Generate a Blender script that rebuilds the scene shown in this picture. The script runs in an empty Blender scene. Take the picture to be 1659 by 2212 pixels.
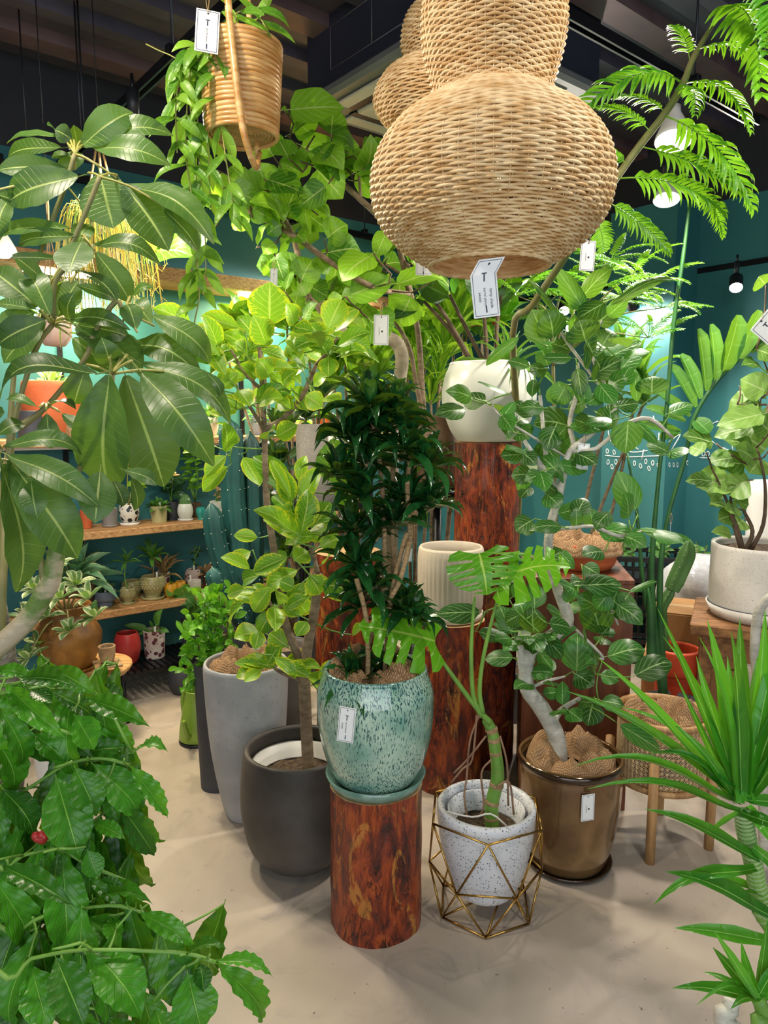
import bpy, math, random
from mathutils import Vector as V, Matrix, noise
random.seed(7)
R = random.random
U = random.uniform
sin, cos, pi = math.sin, math.cos, math.pi
sc = bpy.context.scene
COL = sc.collection

# ---------------------------------------------------------------- camera
F = 1560.0                      # focal length in pixels of the 1659x2212 frame
CAMH = 1.5
TILT = math.atan((1106 - 905) / F)
ct, st = cos(TILT), sin(TILT)
cam = bpy.data.cameras.new('camera')
cam.sensor_fit = 'VERTICAL'
cam.sensor_height = 32.0
cam.lens = F / 2212 * 32.0
cam.clip_start = 0.05
camo = bpy.data.objects.new('camera', cam)
COL.objects.link(camo)
camo.location = (0, 0, CAMH)
camo.rotation_euler = (pi / 2 - TILT, 0, 0)
sc.camera = camo
CAM = V((0, 0, CAMH))

# ---------------------------------------------------------------- light and exposure
sc.view_settings.view_transform = 'Standard'
sc.view_settings.look = 'None'
sc.view_settings.gamma = 1.0
sc.view_settings.use_curve_mapping = False
sc.view_settings.exposure = 0.05
w = bpy.data.worlds.new('world')
sc.world = w
w.use_nodes = True
bg = w.node_tree.nodes['Background']
bg.inputs[0].default_value = (0.80, 0.90, 1.0, 1)
bg.inputs[1].default_value = 0.30


def area(name, loc, rot, sx, sy, power, col=(1, 1, 1)):
    l = bpy.data.lights.new(name, 'AREA')
    l.shape = 'RECTANGLE'
    l.size, l.size_y = sx, sy
    l.energy = power
    l.color = col
    o = bpy.data.objects.new(name, l)
    o.location = loc
    o.rotation_euler = rot
    COL.objects.link(o)
    return o


# daylight through the shop front behind the camera
area('shop_front_daylight', (0.2, -2.6, 1.9), (math.radians(82), 0, 0), 5.2, 2.6, 105, (0.88, 0.95, 1.0))


def ray(px, py):
    cx, cy = (px - 829.5) / F, (1106 - py) / F
    return V((cx, ct + cy * st, -st + cy * ct))


def P(px, py, Y):
    d = ray(px, py)
    s = Y / d.y
    return V((d.x * s, Y, CAMH + d.z * s))


def Zp(px, py, z):
    d = ray(px, py)
    s = (z - CAMH) / d.z
    return V((d.x * s, d.y * s, z))


def mpp(p):
    return (p.y * ct - (p.z - CAMH) * st) / F


def PL(px, py, pt, n):           # where the line of sight meets the plane through pt with normal n
    d = ray(px, py)
    s = (pt - CAM).dot(n) / d.dot(n)
    return CAM + d * s


# ---------------------------------------------------------------- materials
def hx(h, a=1.0):
    c = [int(h[i:i + 2], 16) / 255 for i in (0, 2, 4)]
    return tuple((x / 12.92 if x <= .04045 else ((x + .055) / 1.055) ** 2.4) for x in c) + (a,)


class N:
    def __init__(s, name):
        s.m = bpy.data.materials.new(name)
        s.m.use_nodes = True
        s.t = s.m.node_tree
        s.t.nodes.clear()
        s.out = s.n('OutputMaterial')

    def n(s, typ, ins=None, **at):
        nd = s.t.nodes.new('ShaderNode' + typ)
        for k, v in at.items():
            setattr(nd, k, v)
        for k, v in (ins or {}).items():
            if isinstance(v, bpy.types.NodeSocket):
                s.t.links.new(v, nd.inputs[k])
            else:
                nd.inputs[k].default_value = v
        return nd

    def ma(s, op, a, b=0.0, c=0.0, clamp=False):
        return s.n('Math', {0: a, 1: b, 2: c}, operation=op, use_clamp=clamp).outputs[0]

    def mix(s, f, a, b, blend='MIX'):
        return s.n('Mix', {0: f, 6: a, 7: b}, data_type='RGBA', blend_type=blend).outputs[2]

    def ramp(s, f, stops):
        nd = s.n('ValToRGB', {0: f})
        e = nd.color_ramp.elements
        while len(e) < len(stops):
            e.new(0.5)
        for i, (p, c) in enumerate(stops):
            e[i].position = p
            e[i].color = c if not isinstance(c, (int, float)) else (c, c, c, 1)
        return nd.outputs[0]

    def smooth(s, x, lo, hi):
        nd = s.n('MapRange', {0: x, 1: lo, 2: hi, 3: 0.0, 4: 1.0}, interpolation_type='SMOOTHSTEP')
        return nd.outputs[0]

    def noise(s, scale, vec=None, detail=4, rough=.55, dist=0.0):
        ins = {'Scale': scale, 'Detail': detail, 'Roughness': rough, 'Distortion': dist}
        if vec is not None:
            ins['Vector'] = vec
        return s.n('TexNoise', ins).outputs[0]

    def co(s, sx=1, sy=1, sz=1):
        t = s.n('TexCoord').outputs['Object']
        if (sx, sy, sz) == (1, 1, 1):
            return t
        return s.n('Mapping', {0: t, 3: (sx, sy, sz)}).outputs[0]

    def bump(s, h, strength=.3, dist=.01):
        return s.n('Bump', {'Height': h, 'Strength': strength, 'Distance': dist}).outputs[0]

    def fin(s, col, rough=.5, metal=0.0, nrm=None, spec=.5, coat=0.0, trans=None, emit=None):
        ins = {'Base Color': col, 'Roughness': rough, 'Metallic': metal, 'Specular IOR Level': spec, 'Coat Weight': coat, 'Coat Roughness': .08}
        if nrm is not None:
            ins['Normal'] = nrm
        if emit:
            ins['Emission Color'], ins['Emission Strength'] = emit
        p = s.n('BsdfPrincipled', ins).outputs[0]
        if trans is not None:
            tr = s.n('BsdfTranslucent', {'Color': trans[1]}).outputs[0]
            p = s.n('MixShader', {0: trans[0], 1: p, 2: tr}).outputs[0]
        s.t.links.new(p, s.out.inputs[0])
        return s.m


def pbr(name, c1, c2=None, rough=.6, metal=0.0, ns=6.0, bump=0.0, bs=60.0, spec=.5, coat=0.0, stretch=(1, 1, 1), lo=.35, hi=.65):
    s = N(name)
    co = s.co(*stretch)
    col = hx(c1)
    if c2:
        col = s.ramp(s.noise(ns, co, 5), [(lo, hx(c1)), (hi, hx(c2))])
    nrm = s.bump(s.noise(bs, co, 3), bump, .01) if bump else None
    return s.fin(col, rough, metal, nrm, spec, coat)


def speck(name, base, dots, scale=90., thr=.22, rough=.5, base2=None, coat=0.0, stretch=(1, 1, 1), ns=5., bump=.15):
    s = N(name)
    co = s.co(*stretch)
    vo = s.n('TexVoronoi', {'Scale': scale, 'Vector': co})
    wn = s.n('SeparateColor', {0: vo.outputs['Color']}).outputs[0]
    size = s.ma('MULTIPLY', wn, thr * 1.5)
    mask = s.ma('LESS_THAN', vo.outputs['Distance'], size)
    b = hx(base)
    if base2:
        b = s.mix(s.smooth(s.noise(ns, co), .38, .62), hx(base), hx(base2))
    col = s.mix(mask, b, hx(dots))
    return s.fin(col, rough, 0, s.bump(s.noise(70, co), bump, .004), .5, coat)


def leafmat(name, dark, light, vein='b9cf7a', back=None, nv=9., vk=.55, rough=.36, trans=.32, vw=.05, vstr=.6, edge=None, ewid=.55, bumpv=.25):
    s = N(name)
    uv = s.n('SeparateXYZ', {0: s.n('UVMap').outputs[0]})
    x, y = uv.outputs[0], uv.outputs[1]
    a = s.ma('MULTIPLY', s.ma('ABSOLUTE', s.ma('SUBTRACT', x, .5)), 2.0)
    rnd = s.n('ObjectInfo').outputs['Random']
    col = s.mix(s.smooth(s.ma('ADD', s.ma('MULTIPLY', rnd, .75), s.ma('MULTIPLY', s.noise(5., s.co(), 2), .35)), .15, .85), hx(dark), hx(light))
    if edge:
        nz = s.noise(9., s.n('Combine XYZ'.replace(' ', ''), {0: s.ma('MULTIPLY', x, 1.2), 1: s.ma('MULTIPLY', y, 2.2), 2: s.ma('MULTIPLY', rnd, 40.)}).outputs[0], 4)
        e = s.smooth(s.ma('ADD', a, s.ma('MULTIPLY', s.ma('SUBTRACT', nz, .5), 1.5)), ewid, ewid + .08)
        col = s.mix(s.ma('MULTIPLY', e, s.smooth(rnd, .12, .3)), col, hx(edge))
    mid = s.ma('SUBTRACT', 1.0, s.smooth(a, vw * .6, vw * 1.5))
    ph = s.ma('FRACT', s.ma('SUBTRACT', s.ma('MULTIPLY', y, nv), s.ma('MULTIPLY', a, nv * vk * .35)))
    lat = s.ma('SUBTRACT', 1.0, s.smooth(s.ma('ABSOLUTE', s.ma('SUBTRACT', ph, .5)), .03, .10))
    lat = s.ma('MULTIPLY', lat, s.smooth(a, 1.0, .75))
    vm = s.ma('MAXIMUM', mid, s.ma('MULTIPLY', lat, vstr))
    col = s.mix(s.ma('MULTIPLY', vm, .8), col, hx(vein))
    if back:
        col = s.mix(s.ma('MULTIPLY', s.n('NewGeometry').outputs['Backfacing'], .75), col, hx(back))
    nrm = s.bump(s.ma('SUBTRACT', 1.0, s.ma('MAXIMUM', mid, lat)), bumpv, .003)
    tc = s.mix(.55, col, hx('9ccc20'))
    return s.fin(col, rough, 0, nrm, .5, 0, (trans, tc))


MT = {}
MT['floor'] = None


def mats():
    s = N('floor_concrete')
    co = s.co()
    n1 = s.noise(1.1, co, 6, .6, .6)
    n2 = s.noise(4.5, co, 6, .65, 1.2)
    c = s.ramp(n1, [(.3, hx('a2978c')), (.5, hx('b3a799')), (.7, hx('c4b6a3'))])
    c = s.mix(s.smooth(n2, .50, .75), c, hx('999089'))
    c = s.mix(s.ma('GREATER_THAN', s.noise(60., co, 2), .735), c, hx('6b5d50'))
    MT['floor'] = s.fin(c, s.ma('ADD', s.ma('MULTIPLY', n2, .25), .34), 0, s.bump(s.noise(120., co, 3), .06, .004), .5)
    s = N('teal_paint')
    co = s.co()
    c = s.mix(s.smooth(s.noise(.9, co, 4), .3, .7), hx('2a6a70'), hx('387b7f'))
    MT['teal'] = s.fin(c, .62, 0, s.bump(s.noise(180., co), .06, .003))
    MT['dark'] = pbr('dark_ceiling_paint', '23242c', '2c2c36', .75, ns=2)
    MT['deck'] = pbr('dark_steel_deck', '504d5d', '625c6b', .5, .3, ns=3)
    MT['rib'] = pbr('primed_steel', '6a545a', '7f676b', .5, .3, ns=4, stretch=(1, 1, 1))
    MT['black'] = pbr('black_metal', '15161a', '1e1f24', .38, .4)
    MT['blackplastic'] = pbr('black_plastic', '1b1d22', '22252b', .45)
    MT['rod'] = pbr('grey_rod', '3f4249', None, .4, .8)
    MT['acbox'] = pbr('black_housing', '232638', '2b2e40', .6, ns=3)
    MT['acpanel'] = pbr('grey_panel', 'd0c8bf', 'bcb4aa', .4, ns=2)
    MT['acframe'] = pbr('dark_grey_panel', '66676c', '74757a', .45, ns=2)
    MT['white'] = pbr('white_plastic', 'e9e7e2', None, .35)
    MT['card'] = pbr('white_card', 'eef1f2', None, .6)
    MT['ink'] = pbr('dark_ink', '2b3446', None, .6)
    MT['string'] = pbr('jute_string', 'a98d5f', '8c7048', .9, ns=60)
    MT['chalk'] = pbr('chalk', 'e8eeee', 'cfdcdc', .9, ns=50)
    # wood shelf board
    s = N('shelf_wood')
    co = s.co(1, 1, 1)
    g = s.noise(7., s.co(1.2, 10, 14), 5, .6, .6)
    c = s.ramp(g, [(.3, hx('9a6a42')), (.5, hx('c4945f')), (.72, hx('dbb27e'))])
    MT['shelf'] = s.fin(c, .6, 0, s.bump(g, .15, .005))
    # varnished log with bark patches
    s = N('varnished_log')
    co = s.co()
    oi = s.n('ObjectInfo').outputs['Random']
    sh = s.n('VectorMath', {0: co, 1: s.n('CombineXYZ', {0: s.ma('MULTIPLY', oi, 9.), 2: s.ma('MULTIPLY', oi, 5.)}).outputs[0]}, operation='ADD').outputs[0]
    st_ = s.n('Mapping', {0: sh, 3: (1, 1, .38)}).outputs[0]
    n1 = s.noise(22., st_, 9, .72, .9)
    n2 = s.noise(60., s.n('Mapping', {0: sh, 3: (1, 1, .15)}).outputs[0], 6, .7, .6)
    n3 = s.noise(9., st_, 6, .62, 1.6)
    n4 = s.noise(4., st_, 4, .6, 1.)
    c = s.ramp(n1, [(.33, hx('240c07')), (.43, hx('6b2410')), (.53, hx('a03f14')), (.64, hx('b9581c')), (.78, hx('cf7f30'))])
    c = s.mix(s.smooth(n3, .585, .62), c, hx('c07a30'))
    c = s.mix(s.ma('MULTIPLY', s.smooth(n4, .52, .64), .65), c, hx('41130b'))
    c = s.mix(s.ma('MULTIPLY', s.smooth(n2, .50, .62), .55), c, hx('2f0f08'))
    cn = s.noise(17., s.n('Mapping', {0: sh, 3: (1, 1, .22)}).outputs[0], 5, .7, 1.2)
    crack = s.ma('MULTIPLY', s.smooth(s.ma('ABSOLUTE', s.ma('SUBTRACT', cn, .5)), .022, .004), s.smooth(s.noise(6., sh, 3), .44, .56))
    c = s.mix(s.ma('MULTIPLY', crack, .9), c, hx('140704'))
    h = s.ma('SUBTRACT', s.ma('ADD', n1, s.ma('MULTIPLY', n2, .5)), s.ma('MULTIPLY', crack, .6))
    MT['log'] = s.fin(c, .36, 0, s.bump(h, .7, .014), .5, .2)
    s = N('log_end_grain')
    co = s.co()
    wv = s.n('TexWave', {'Vector': co, 'Scale': 22., 'Distortion': 3., 'Detail': 3.}, wave_type='RINGS', rings_direction='Z').outputs['Fac']
    MT['logend'] = s.fin(s.mix(wv, hx('b68d5c'), hx('d9b98a')), .6)
    # pot finishes
    s = N('green_reactive_glaze')
    co = s.co(1, 1, .22)
    n1 = s.noise(300., co, 2, .55)
    zz = s.n('SeparateXYZ', {0: s.n('TexCoord').outputs['Generated']}).outputs[2]
    b = s.mix(s.smooth(s.noise(7., s.co(), 4), .3, .7), hx('6fa394'), hx('b6d0bd'))
    mask = s.smooth(s.ma('ADD', n1, s.ma('MULTIPLY', s.ma('ABSOLUTE', s.ma('SUBTRACT', zz, .45)), .16)), .585, .635)
    c = s.mix(mask, b, hx('24575a'))
    MT['greenglaze'] = s.fin(c, .12, 0, s.bump(s.noise(40., s.co()), .05, .004), .6, .6)
    MT['greensaucer'] = pbr('green_glaze', '5d8579', '7c9e90', .14, ns=30, coat=.6)
    MT['terrazzo'] = speck('white_terrazzo', 'd6d9e0', '6f747d', 150., .26, .35, 'e4e5ea')
    MT['bronze'] = pbr('bronze_glaze', '6b4d2f', '93754c', .13, .45, ns=4, coat=.7)
    MT['bronzedark'] = pbr('dark_bronze_glaze', '2a1c12', '3f2c1c', .15, .3, ns=6, coat=.7)
    MT['darkpot'] = pbr('charcoal_pot', '3e3a36', '5c564f', .55, ns=3.5, bump=.1, bs=90)
    MT['concrete'] = speck('light_concrete', '9c9fa3', '75787c', 70., .12, .65, 'b2b3b5', bump=.2)
    MT['concrete2'] = pbr('mid_grey_pot', '6d6a68', '8a8581', .6, ns=5, bump=.15, bs=80)
    MT['slate'] = pbr('slate_pot', '34363d', '40434b', .55, ns=5)
    MT['beigerib'] = pbr('cream_ceramic', 'c9bca6', 'dacfbd', .55, ns=4, bump=.1)
    MT['whiteglaze'] = pbr('white_ceramic', 'd5d9cf', 'e4e6dd', .3, ns=3, bump=.08, bs=25)
    MT['stone'] = speck('pale_stoneware', 'c9c4ba', 'a19c92', 160., .2, .6, 'd8d3ca')
    MT['greyspeck'] = speck('grey_speckled_pot', '8d8983', 'b8b4ac', 190., .24, .45, '77736f')
    MT['brownpot'] = pbr('brown_clay', '4c3826', '6d5236', .6, ns=7, bump=.3, bs=30)
    MT['terracotta'] = pbr('terracotta', 'b5542c', 'c96a3a', .7, ns=6, bump=.1)
    MT['orange'] = pbr('orange_red_clay', 'c8401b', 'd8522a', .55, ns=5)
    MT['redpot'] = pbr('red_glaze', 'a82b2b', 'c23c38', .35, ns=6, bump=.1)
    MT['jar'] = pbr('ochre_clay_jar', '5c3912', '9c6a28', .5, ns=9, bump=.35, bs=22, stretch=(1, 1, .6))
    MT['oldpot'] = pbr('weathered_clay', '8a6a48', 'b89a72', .85, ns=14, bump=.4, bs=50)
    MT['pinkspeck'] = speck('pink_black_speckle', 'b9a5a0', '5c2b33', 38., .5, .7, 'd5c9c4', bump=.5)
    MT['bwspeck'] = speck('black_white_splash', 'd9d4c8', '1d1d20', 42., .5, .3)
    MT['olive'] = pbr('olive_glaze', '9a9464', 'b4ad7d', .3, ns=9, coat=.4)
    MT['yellow'] = pbr('yellow_glaze', 'd08f16', 'e3a92f', .3, ns=9, coat=.4)
    MT['bluegrey'] = pbr('blue_grey_dish', '6b7a96', '7d8aa3', .5, ns=6)
    MT['tealpot'] = pbr('teal_glaze', '1f8f86', '35ada0', .25, ns=9, coat=.4)
    MT['soil'] = pbr('potting_soil', '2c2018', '6b5842', .95, ns=70, bump=.8, bs=120)
    MT['gravel'] = pbr('pale_gravel', 'b79c80', '8a6f58', .95, ns=90, bump=.8, bs=110)
    s = N('burlap')
    uvn = s.n('UVMap').outputs[0]
    ck = s.n('TexWave', {'Vector': uvn, 'Scale': 9., 'Distortion': .5, 'Detail': 2.}, bands_direction='X').outputs['Fac']
    ck2 = s.n('TexWave', {'Vector': uvn, 'Scale': 9., 'Distortion': .5, 'Detail': 2.}, bands_direction='Y').outputs['Fac']
    wv = s.ma('MULTIPLY', ck, ck2)
    c = s.mix(wv, hx('8a684a'), hx('d3b48a'))
    MT['burlap'] = s.fin(c, .95, 0, s.bump(wv, .6, .004), .2)
    MT['wicker'] = None
    s = N('natural_wicker')
    c = s.mix(s.smooth(s.noise(28., s.co(1, 1, 3), 4), .3, .7), hx('c79e66'), hx('ecd2a4'))
    MT['wicker'] = s.fin(c, .5, 0, s.bump(s.noise(160., s.co()), .15, .002), .4)
    s = N('rattan_cane')
    c = s.mix(s.smooth(s.noise(16., s.co(1, 1, 4), 5), .32, .7), hx('b98442'), hx('e3bd80'))
    MT['rattan'] = s.fin(c, .38, 0, None, .5, .2)
    MT['coilbase'] = pbr('coil_base', 'a0824f', 'c6a876', .6, ns=30)
    MT['cane'] = pbr('pale_cane', 'cfae7e', 'e2c79c', .5, ns=40)
    MT['oak'] = pbr('oak_leg', '9c7448', 'bf9766', .5, ns=9, stretch=(6, 6, .7))
    MT['cherry'] = pbr('cherry_board', '5b2c18', '7c4527', .45, ns=6, stretch=(9, 9, .6), bump=.05)
    MT['slab'] = pbr('pale_wood_slab', 'b98650', 'dcb07a', .55, ns=8, stretch=(1, 6, 1))
    MT['oldwood'] = pbr('old_board', '6b4526', '9a6c3b', .7, ns=8, stretch=(1, 7, 5), bump=.3)
    MT['cardboard'] = pbr('cardboard', 'ab7a47', 'b98a56', .8, ns=3)
    MT['tube'] = pbr('cardboard_tube', 'c09a70', 'cba67d', .8, ns=5)
    MT['gold'] = pbr('brass_wire', 'a8813f', 'bd9a55', .28, 1.0)
    MT['canG'] = pbr('green_plastic', '7c9c34', '8aab40', .3)
    MT['plasticbag'] = pbr('clear_wrap', 'd9dadf', 'b9bcc6', .25, ns=12, bump=.7, bs=18)
    MT['red'] = pbr('red_flower', 'c31f22', 'e0423a', .5, ns=20)
    MT['pink'] = pbr('pale_pink_flower', 'e8b9a6', 'f2d3c4', .6, ns=20)
    # stems
    MT['barkw'] = pbr('pale_grey_bark', 'a39f93', 'c9c6ba', .7, ns=18, bump=.25, bs=60, stretch=(1, 1, 2))
    MT['barkb'] = pbr('brown_bark', '6f5c47', '97826a', .8, ns=24, bump=.35, bs=70, stretch=(1, 1, 2))
    MT['barkt'] = pbr('tan_ringed_bark', '8d7350', 'b89a70', .8, ns=40, bump=.4, bs=90, stretch=(1, 1, 4))
    MT['barkg'] = pbr('green_brown_stem', '6f7444', '8f8657', .6, ns=12)
    MT['barksg'] = pbr('green_striped_bark', '5f7a38', 'b3a68c', .6, ns=16, bump=.3, bs=50, stretch=(1, 1, 1.5), lo=.42, hi=.58)
    MT['ringg'] = pbr('pale_green_ring', 'a9bf86', '86a866', .6, ns=20)
    MT['barkm'] = pbr('tan_grey_bark', '8a7f6c', 'ada28c', .8, ns=26, bump=.35, bs=70)
    MT['barkd'] = pbr('dark_brown_stem', '4c3a2a', '6f5a44', .7, ns=14)
    MT['barkgrey'] = pbr('rough_grey_bark', '6a645b', '9a9388', .9, ns=40, bump=.6, bs=80)
    MT['stemg'] = pbr('green_stem', '5c8a35', '7fae4a', .45, ns=8)
    MT['stemd'] = pbr('deep_green_stem', '224f28', '32682f', .45, ns=8)
    MT['stemy'] = pbr('yellow_green_stem', '9a9a4a', 'b3ae66', .5, ns=8)
    MT['root'] = pbr('aerial_root', '7a5a44', '9c7a60', .8, ns=20)
    MT['cactus'] = pbr('blue_green_cactus', '16423f', '25605a', .5, ns=6)
    MT['cactus2'] = pbr('green_cactus', '3f6b33', '5c8a45', .55, ns=6)
    MT['spine'] = pbr('pale_areole', 'e9e6d4', None, .8)
    # leaves
    MT['Lschef'] = leafmat('umbrella_leaf', '27491f', '466b2f', 'a9bb6c', '5f8436', 13, .3, .40, .22, .05, .10, bumpv=.3)
    MT['Lcoffee'] = leafmat('coffee_leaf', '1c5a12', '48991f', '8cc850', '357a24', 8, .9, .33, .26, .035, .25, bumpv=.7)
    MT['Lficus'] = leafmat('banyan_leaf', '184c1a', '357a28', 'a5c880', '6f8f52', 5, 1.5, .36, .22, .045, .5)
    MT['Lalti'] = leafmat('variegated_fig_leaf', '4c8a1c', '8abf2c', 'd6e67c', '9fc04a', 7, 1.0, .36, .38, .05, .5, 'cfd62a', .78)
    MT['Lumb'] = leafmat('broad_fig_leaf', '3f7d1a', '86bd2c', 'cfe08a', '7fae3a', 6, 1.2, .42, .42, .04, .45)
    MT['Lcomp'] = leafmat('dark_corn_leaf', '0a2c14', '1f5a2a', '2f6f3a', None, 3, .2, .18, .12, .05, .1)
    MT['Lstrap'] = leafmat('bright_strap_leaf', '23761c', '52ac2c', 'a4de70', '5fa83a', 3, .1, .30, .30, .06, .05)
    MT['Lmon'] = leafmat('monstera_leaf', '3c8a14', '6dba22', 'c2e06a', '5fa02a', 8, .8, .24, .32, .03, .35)
    MT['Lfern'] = leafmat('frond_leaf', '2f7412', '64a51e', '9cc84a', None, 3, .1, .38, .32, .05, .1)
    MT['Lfrond2'] = leafmat('palm_leaf', '2a6626', '4a8636', '8fbf6a', None, 3, .1, .4, .35, .04, .1)
    MT['Lhoya'] = leafmat('trailing_leaf', '4a8222', '83b23a', '9cc456', None, 3, .1, .36, .30, .05, .1)
    MT['Lbush'] = leafmat('small_bush_leaf', '3f8f1a', '7fc832', 'a5dc5a', None, 3, .5, .35, .40, .05, .2)
    MT['Ldark'] = leafmat('dark_rubber_leaf', '16381f', '2f5a33', '5f8a5a', None, 5, .8, .3, .15, .05, .2)
    MT['Lfat'] = leafmat('lobed_ivy_leaf', '3f6a24', '86ad52', 'b9cf8c', '6a8f44', 5, 1.2, .42, .30, .05, .45)
    MT['Lvar'] = leafmat('cream_edged_leaf', '3f6a3c', '6a9158', '9fbf80', None, 5, .6, .4, .25, .04, .2, 'd9dcb4', .55)
    MT['Lagave'] = leafmat('striped_agave_leaf', '5f9a72', '7fb488', '9cc79a', None, 2, .1, .4, .2, .03, .05, 'dfe2a0', .85)
    MT['Ldul'] = leafmat('mid_green_leaf', '2f6a2a', '5a9640', '8fbf6a', None, 6, .8, .4, .3, .05, .3)
    MT['Lyel'] = leafmat('yellow_green_leaf', '5f9a20', 'a4cc3a', 'cfe07a', None, 4, .5, .4, .42, .05, .3)
    MT['Lred'] = leafmat('bronze_pink_leaf', '8a6a3a', 'd8a886', 'e8cfae', None, 4, .5, .4, .3, .05, .3)
    MT['rhip'] = pbr('yellow_rhipsalis', 'b09a2a', 'd8c650', .5, ns=9)
    MT['rhipg'] = pbr('green_rhipsalis', '5f8a2a', '86a83a', .5, ns=9)
    s = N('lit_lamp_face')
    MT['lampon'] = s.fin((1, 1, 1, 1), .4, emit=((1.0, .93, .84, 1), 14.0))
    s = N('lit_led')
    MT['ledon'] = s.fin((1, 1, 1, 1), .4, emit=((1.0, .97, .86, 1), 9.0))


mats()

# ---------------------------------------------------------------- object helpers
BASE = {}


def thing(name, label, cat, loc=(0, 0, 0), group=None):
    o = bpy.data.objects.new(name, None)
    o.empty_display_size = .05
    o.location = loc
    COL.objects.link(o)
    o['label'] = label
    o['category'] = cat
    if group:
        o['group'] = group
    BASE[o.name] = V(loc)
    return o


def mk(name, g, mat, smooth=True):
    v, f = g[0], g[1]
    me = bpy.data.meshes.new(name)
    me.from_pydata([tuple(p) for p in v], [], f)
    if len(g) > 2 and g[2]:
        uvl = me.uv_layers.new(name='UVMap')
        for l in me.loops:
            uvl.data[l.index].uv = g[2][l.vertex_index]
    if smooth:
        me.polygons.foreach_set('use_smooth', [True] * len(me.polygons))
    if mat:
        me.materials.append(MT[mat])
    me.update()
    return me


def part(name, g, mat, parent=None, smooth=True, label=None, stuff=False):
    """g in world coordinates"""
    off = V((0, 0, 0))
    q = parent
    if parent is not None:
        off = BASE[parent.name]
    v = [V(p) - off for p in g[0]]
    o = bpy.data.objects.new(name, mk(name, (v,) + tuple(g[1:]), mat, smooth))
    COL.objects.link(o)
    if parent is not None:
        o.parent = parent
    BASE[o.name] = off.copy()
    if label:
        o['label'] = label
    if stuff:
        o['kind'] = 'stuff'
    return o


def solo(name, g, mat, label, cat, loc, group=None, smooth=True, kind=None):
    off = V(loc)
    o = bpy.data.objects.new(name, mk(name, ([V(p) - off for p in g[0]],) + tuple(g[1:]), mat, smooth))
    o.location = off
    COL.objects.link(o)
    o['label'] = label
    o['category'] = cat
    if group:
        o['group'] = group
    if kind:
        o['kind'] = kind
    BASE[o.name] = off
    return o


def struct(name, g, mat, smooth=False, label=None):
    o = part(name, g, mat, None, smooth)
    o['kind'] = 'structure'
    if label:
        o['label'] = label
    return o


# ---------------------------------------------------------------- geometry
def merge(gs):
    v, f, u = [], [], []
    hasuv = all(len(g) > 2 and g[2] for g in gs)
    for g in gs:
        n = len(v)
        v += list(g[0])
        f += [tuple(i + n for i in q) for q in g[1]]
        if hasuv:
            u += list(g[2])
    return (v, f, u) if hasuv else (v, f)


def box(c, sx, sy, sz, rz=0.0, bev=0.0):
    """c = centre of the base"""
    c = V(c)
    m = Matrix.Rotation(rz, 3, 'Z')
    b = min(bev, sx * .3, sy * .3, sz * .3)
    if b <= 0:
        vs = [(x * sx / 2, y * sy / 2, z * sz) for z in (0, 1) for x, y in ((-1, -1), (1, -1), (1, 1), (-1, 1))]
        fs = [(3, 2, 1, 0), (4, 5, 6, 7), (0, 1, 5, 4), (1, 2, 6, 5), (2, 3, 7, 6), (3, 0, 4, 7)]
        return [c + m @ V(p) for p in vs], fs
    lv = []
    for z, ins in ((0, b), (b, 0), (sz - b, 0), (sz, b)):
        hx_, hy = sx / 2 - ins, sy / 2 - ins
        k = b if ins == 0 else b * .6
        lv.append([(-hx_ + k, -hy, z), (hx_ - k, -hy, z), (hx_, -hy + k, z), (hx_, hy - k, z), (hx_ - k, hy, z), (-hx_ + k, hy, z), (-hx_, hy - k, z), (-hx_, -hy + k, z)])
    vs = [p for L in lv for p in L]
    fs = [tuple(range(7, -1, -1)), tuple(range(24, 32))]
    for i in range(3):
        for j in range(8):
            a, d = i * 8 + j, i * 8 + (j + 1) % 8
            fs.append((a, d, d + 8, a + 8))
    return [c + m @ V(p) for p in vs], fs


def catmull(pts, sub):
    if sub <= 1 or len(pts) < 3:
        return pts
    out = []
    p = [2 * pts[0] - pts[1]] + list(pts) + [2 * pts[-1] - pts[-2]]
    for i in range(1, len(p) - 2):
        for k in range(sub):
            t = k / sub
            a, b, c, d = p[i - 1], p[i], p[i + 1], p[i + 2]
            out.append(.5 * ((2 * b) + (c - a) * t + (2 * a - 5 * b + 4 * c - d) * t * t + (3 * b - 3 * c + d - a) * t ** 3))
    out.append(pts[-1])
    return out


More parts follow.
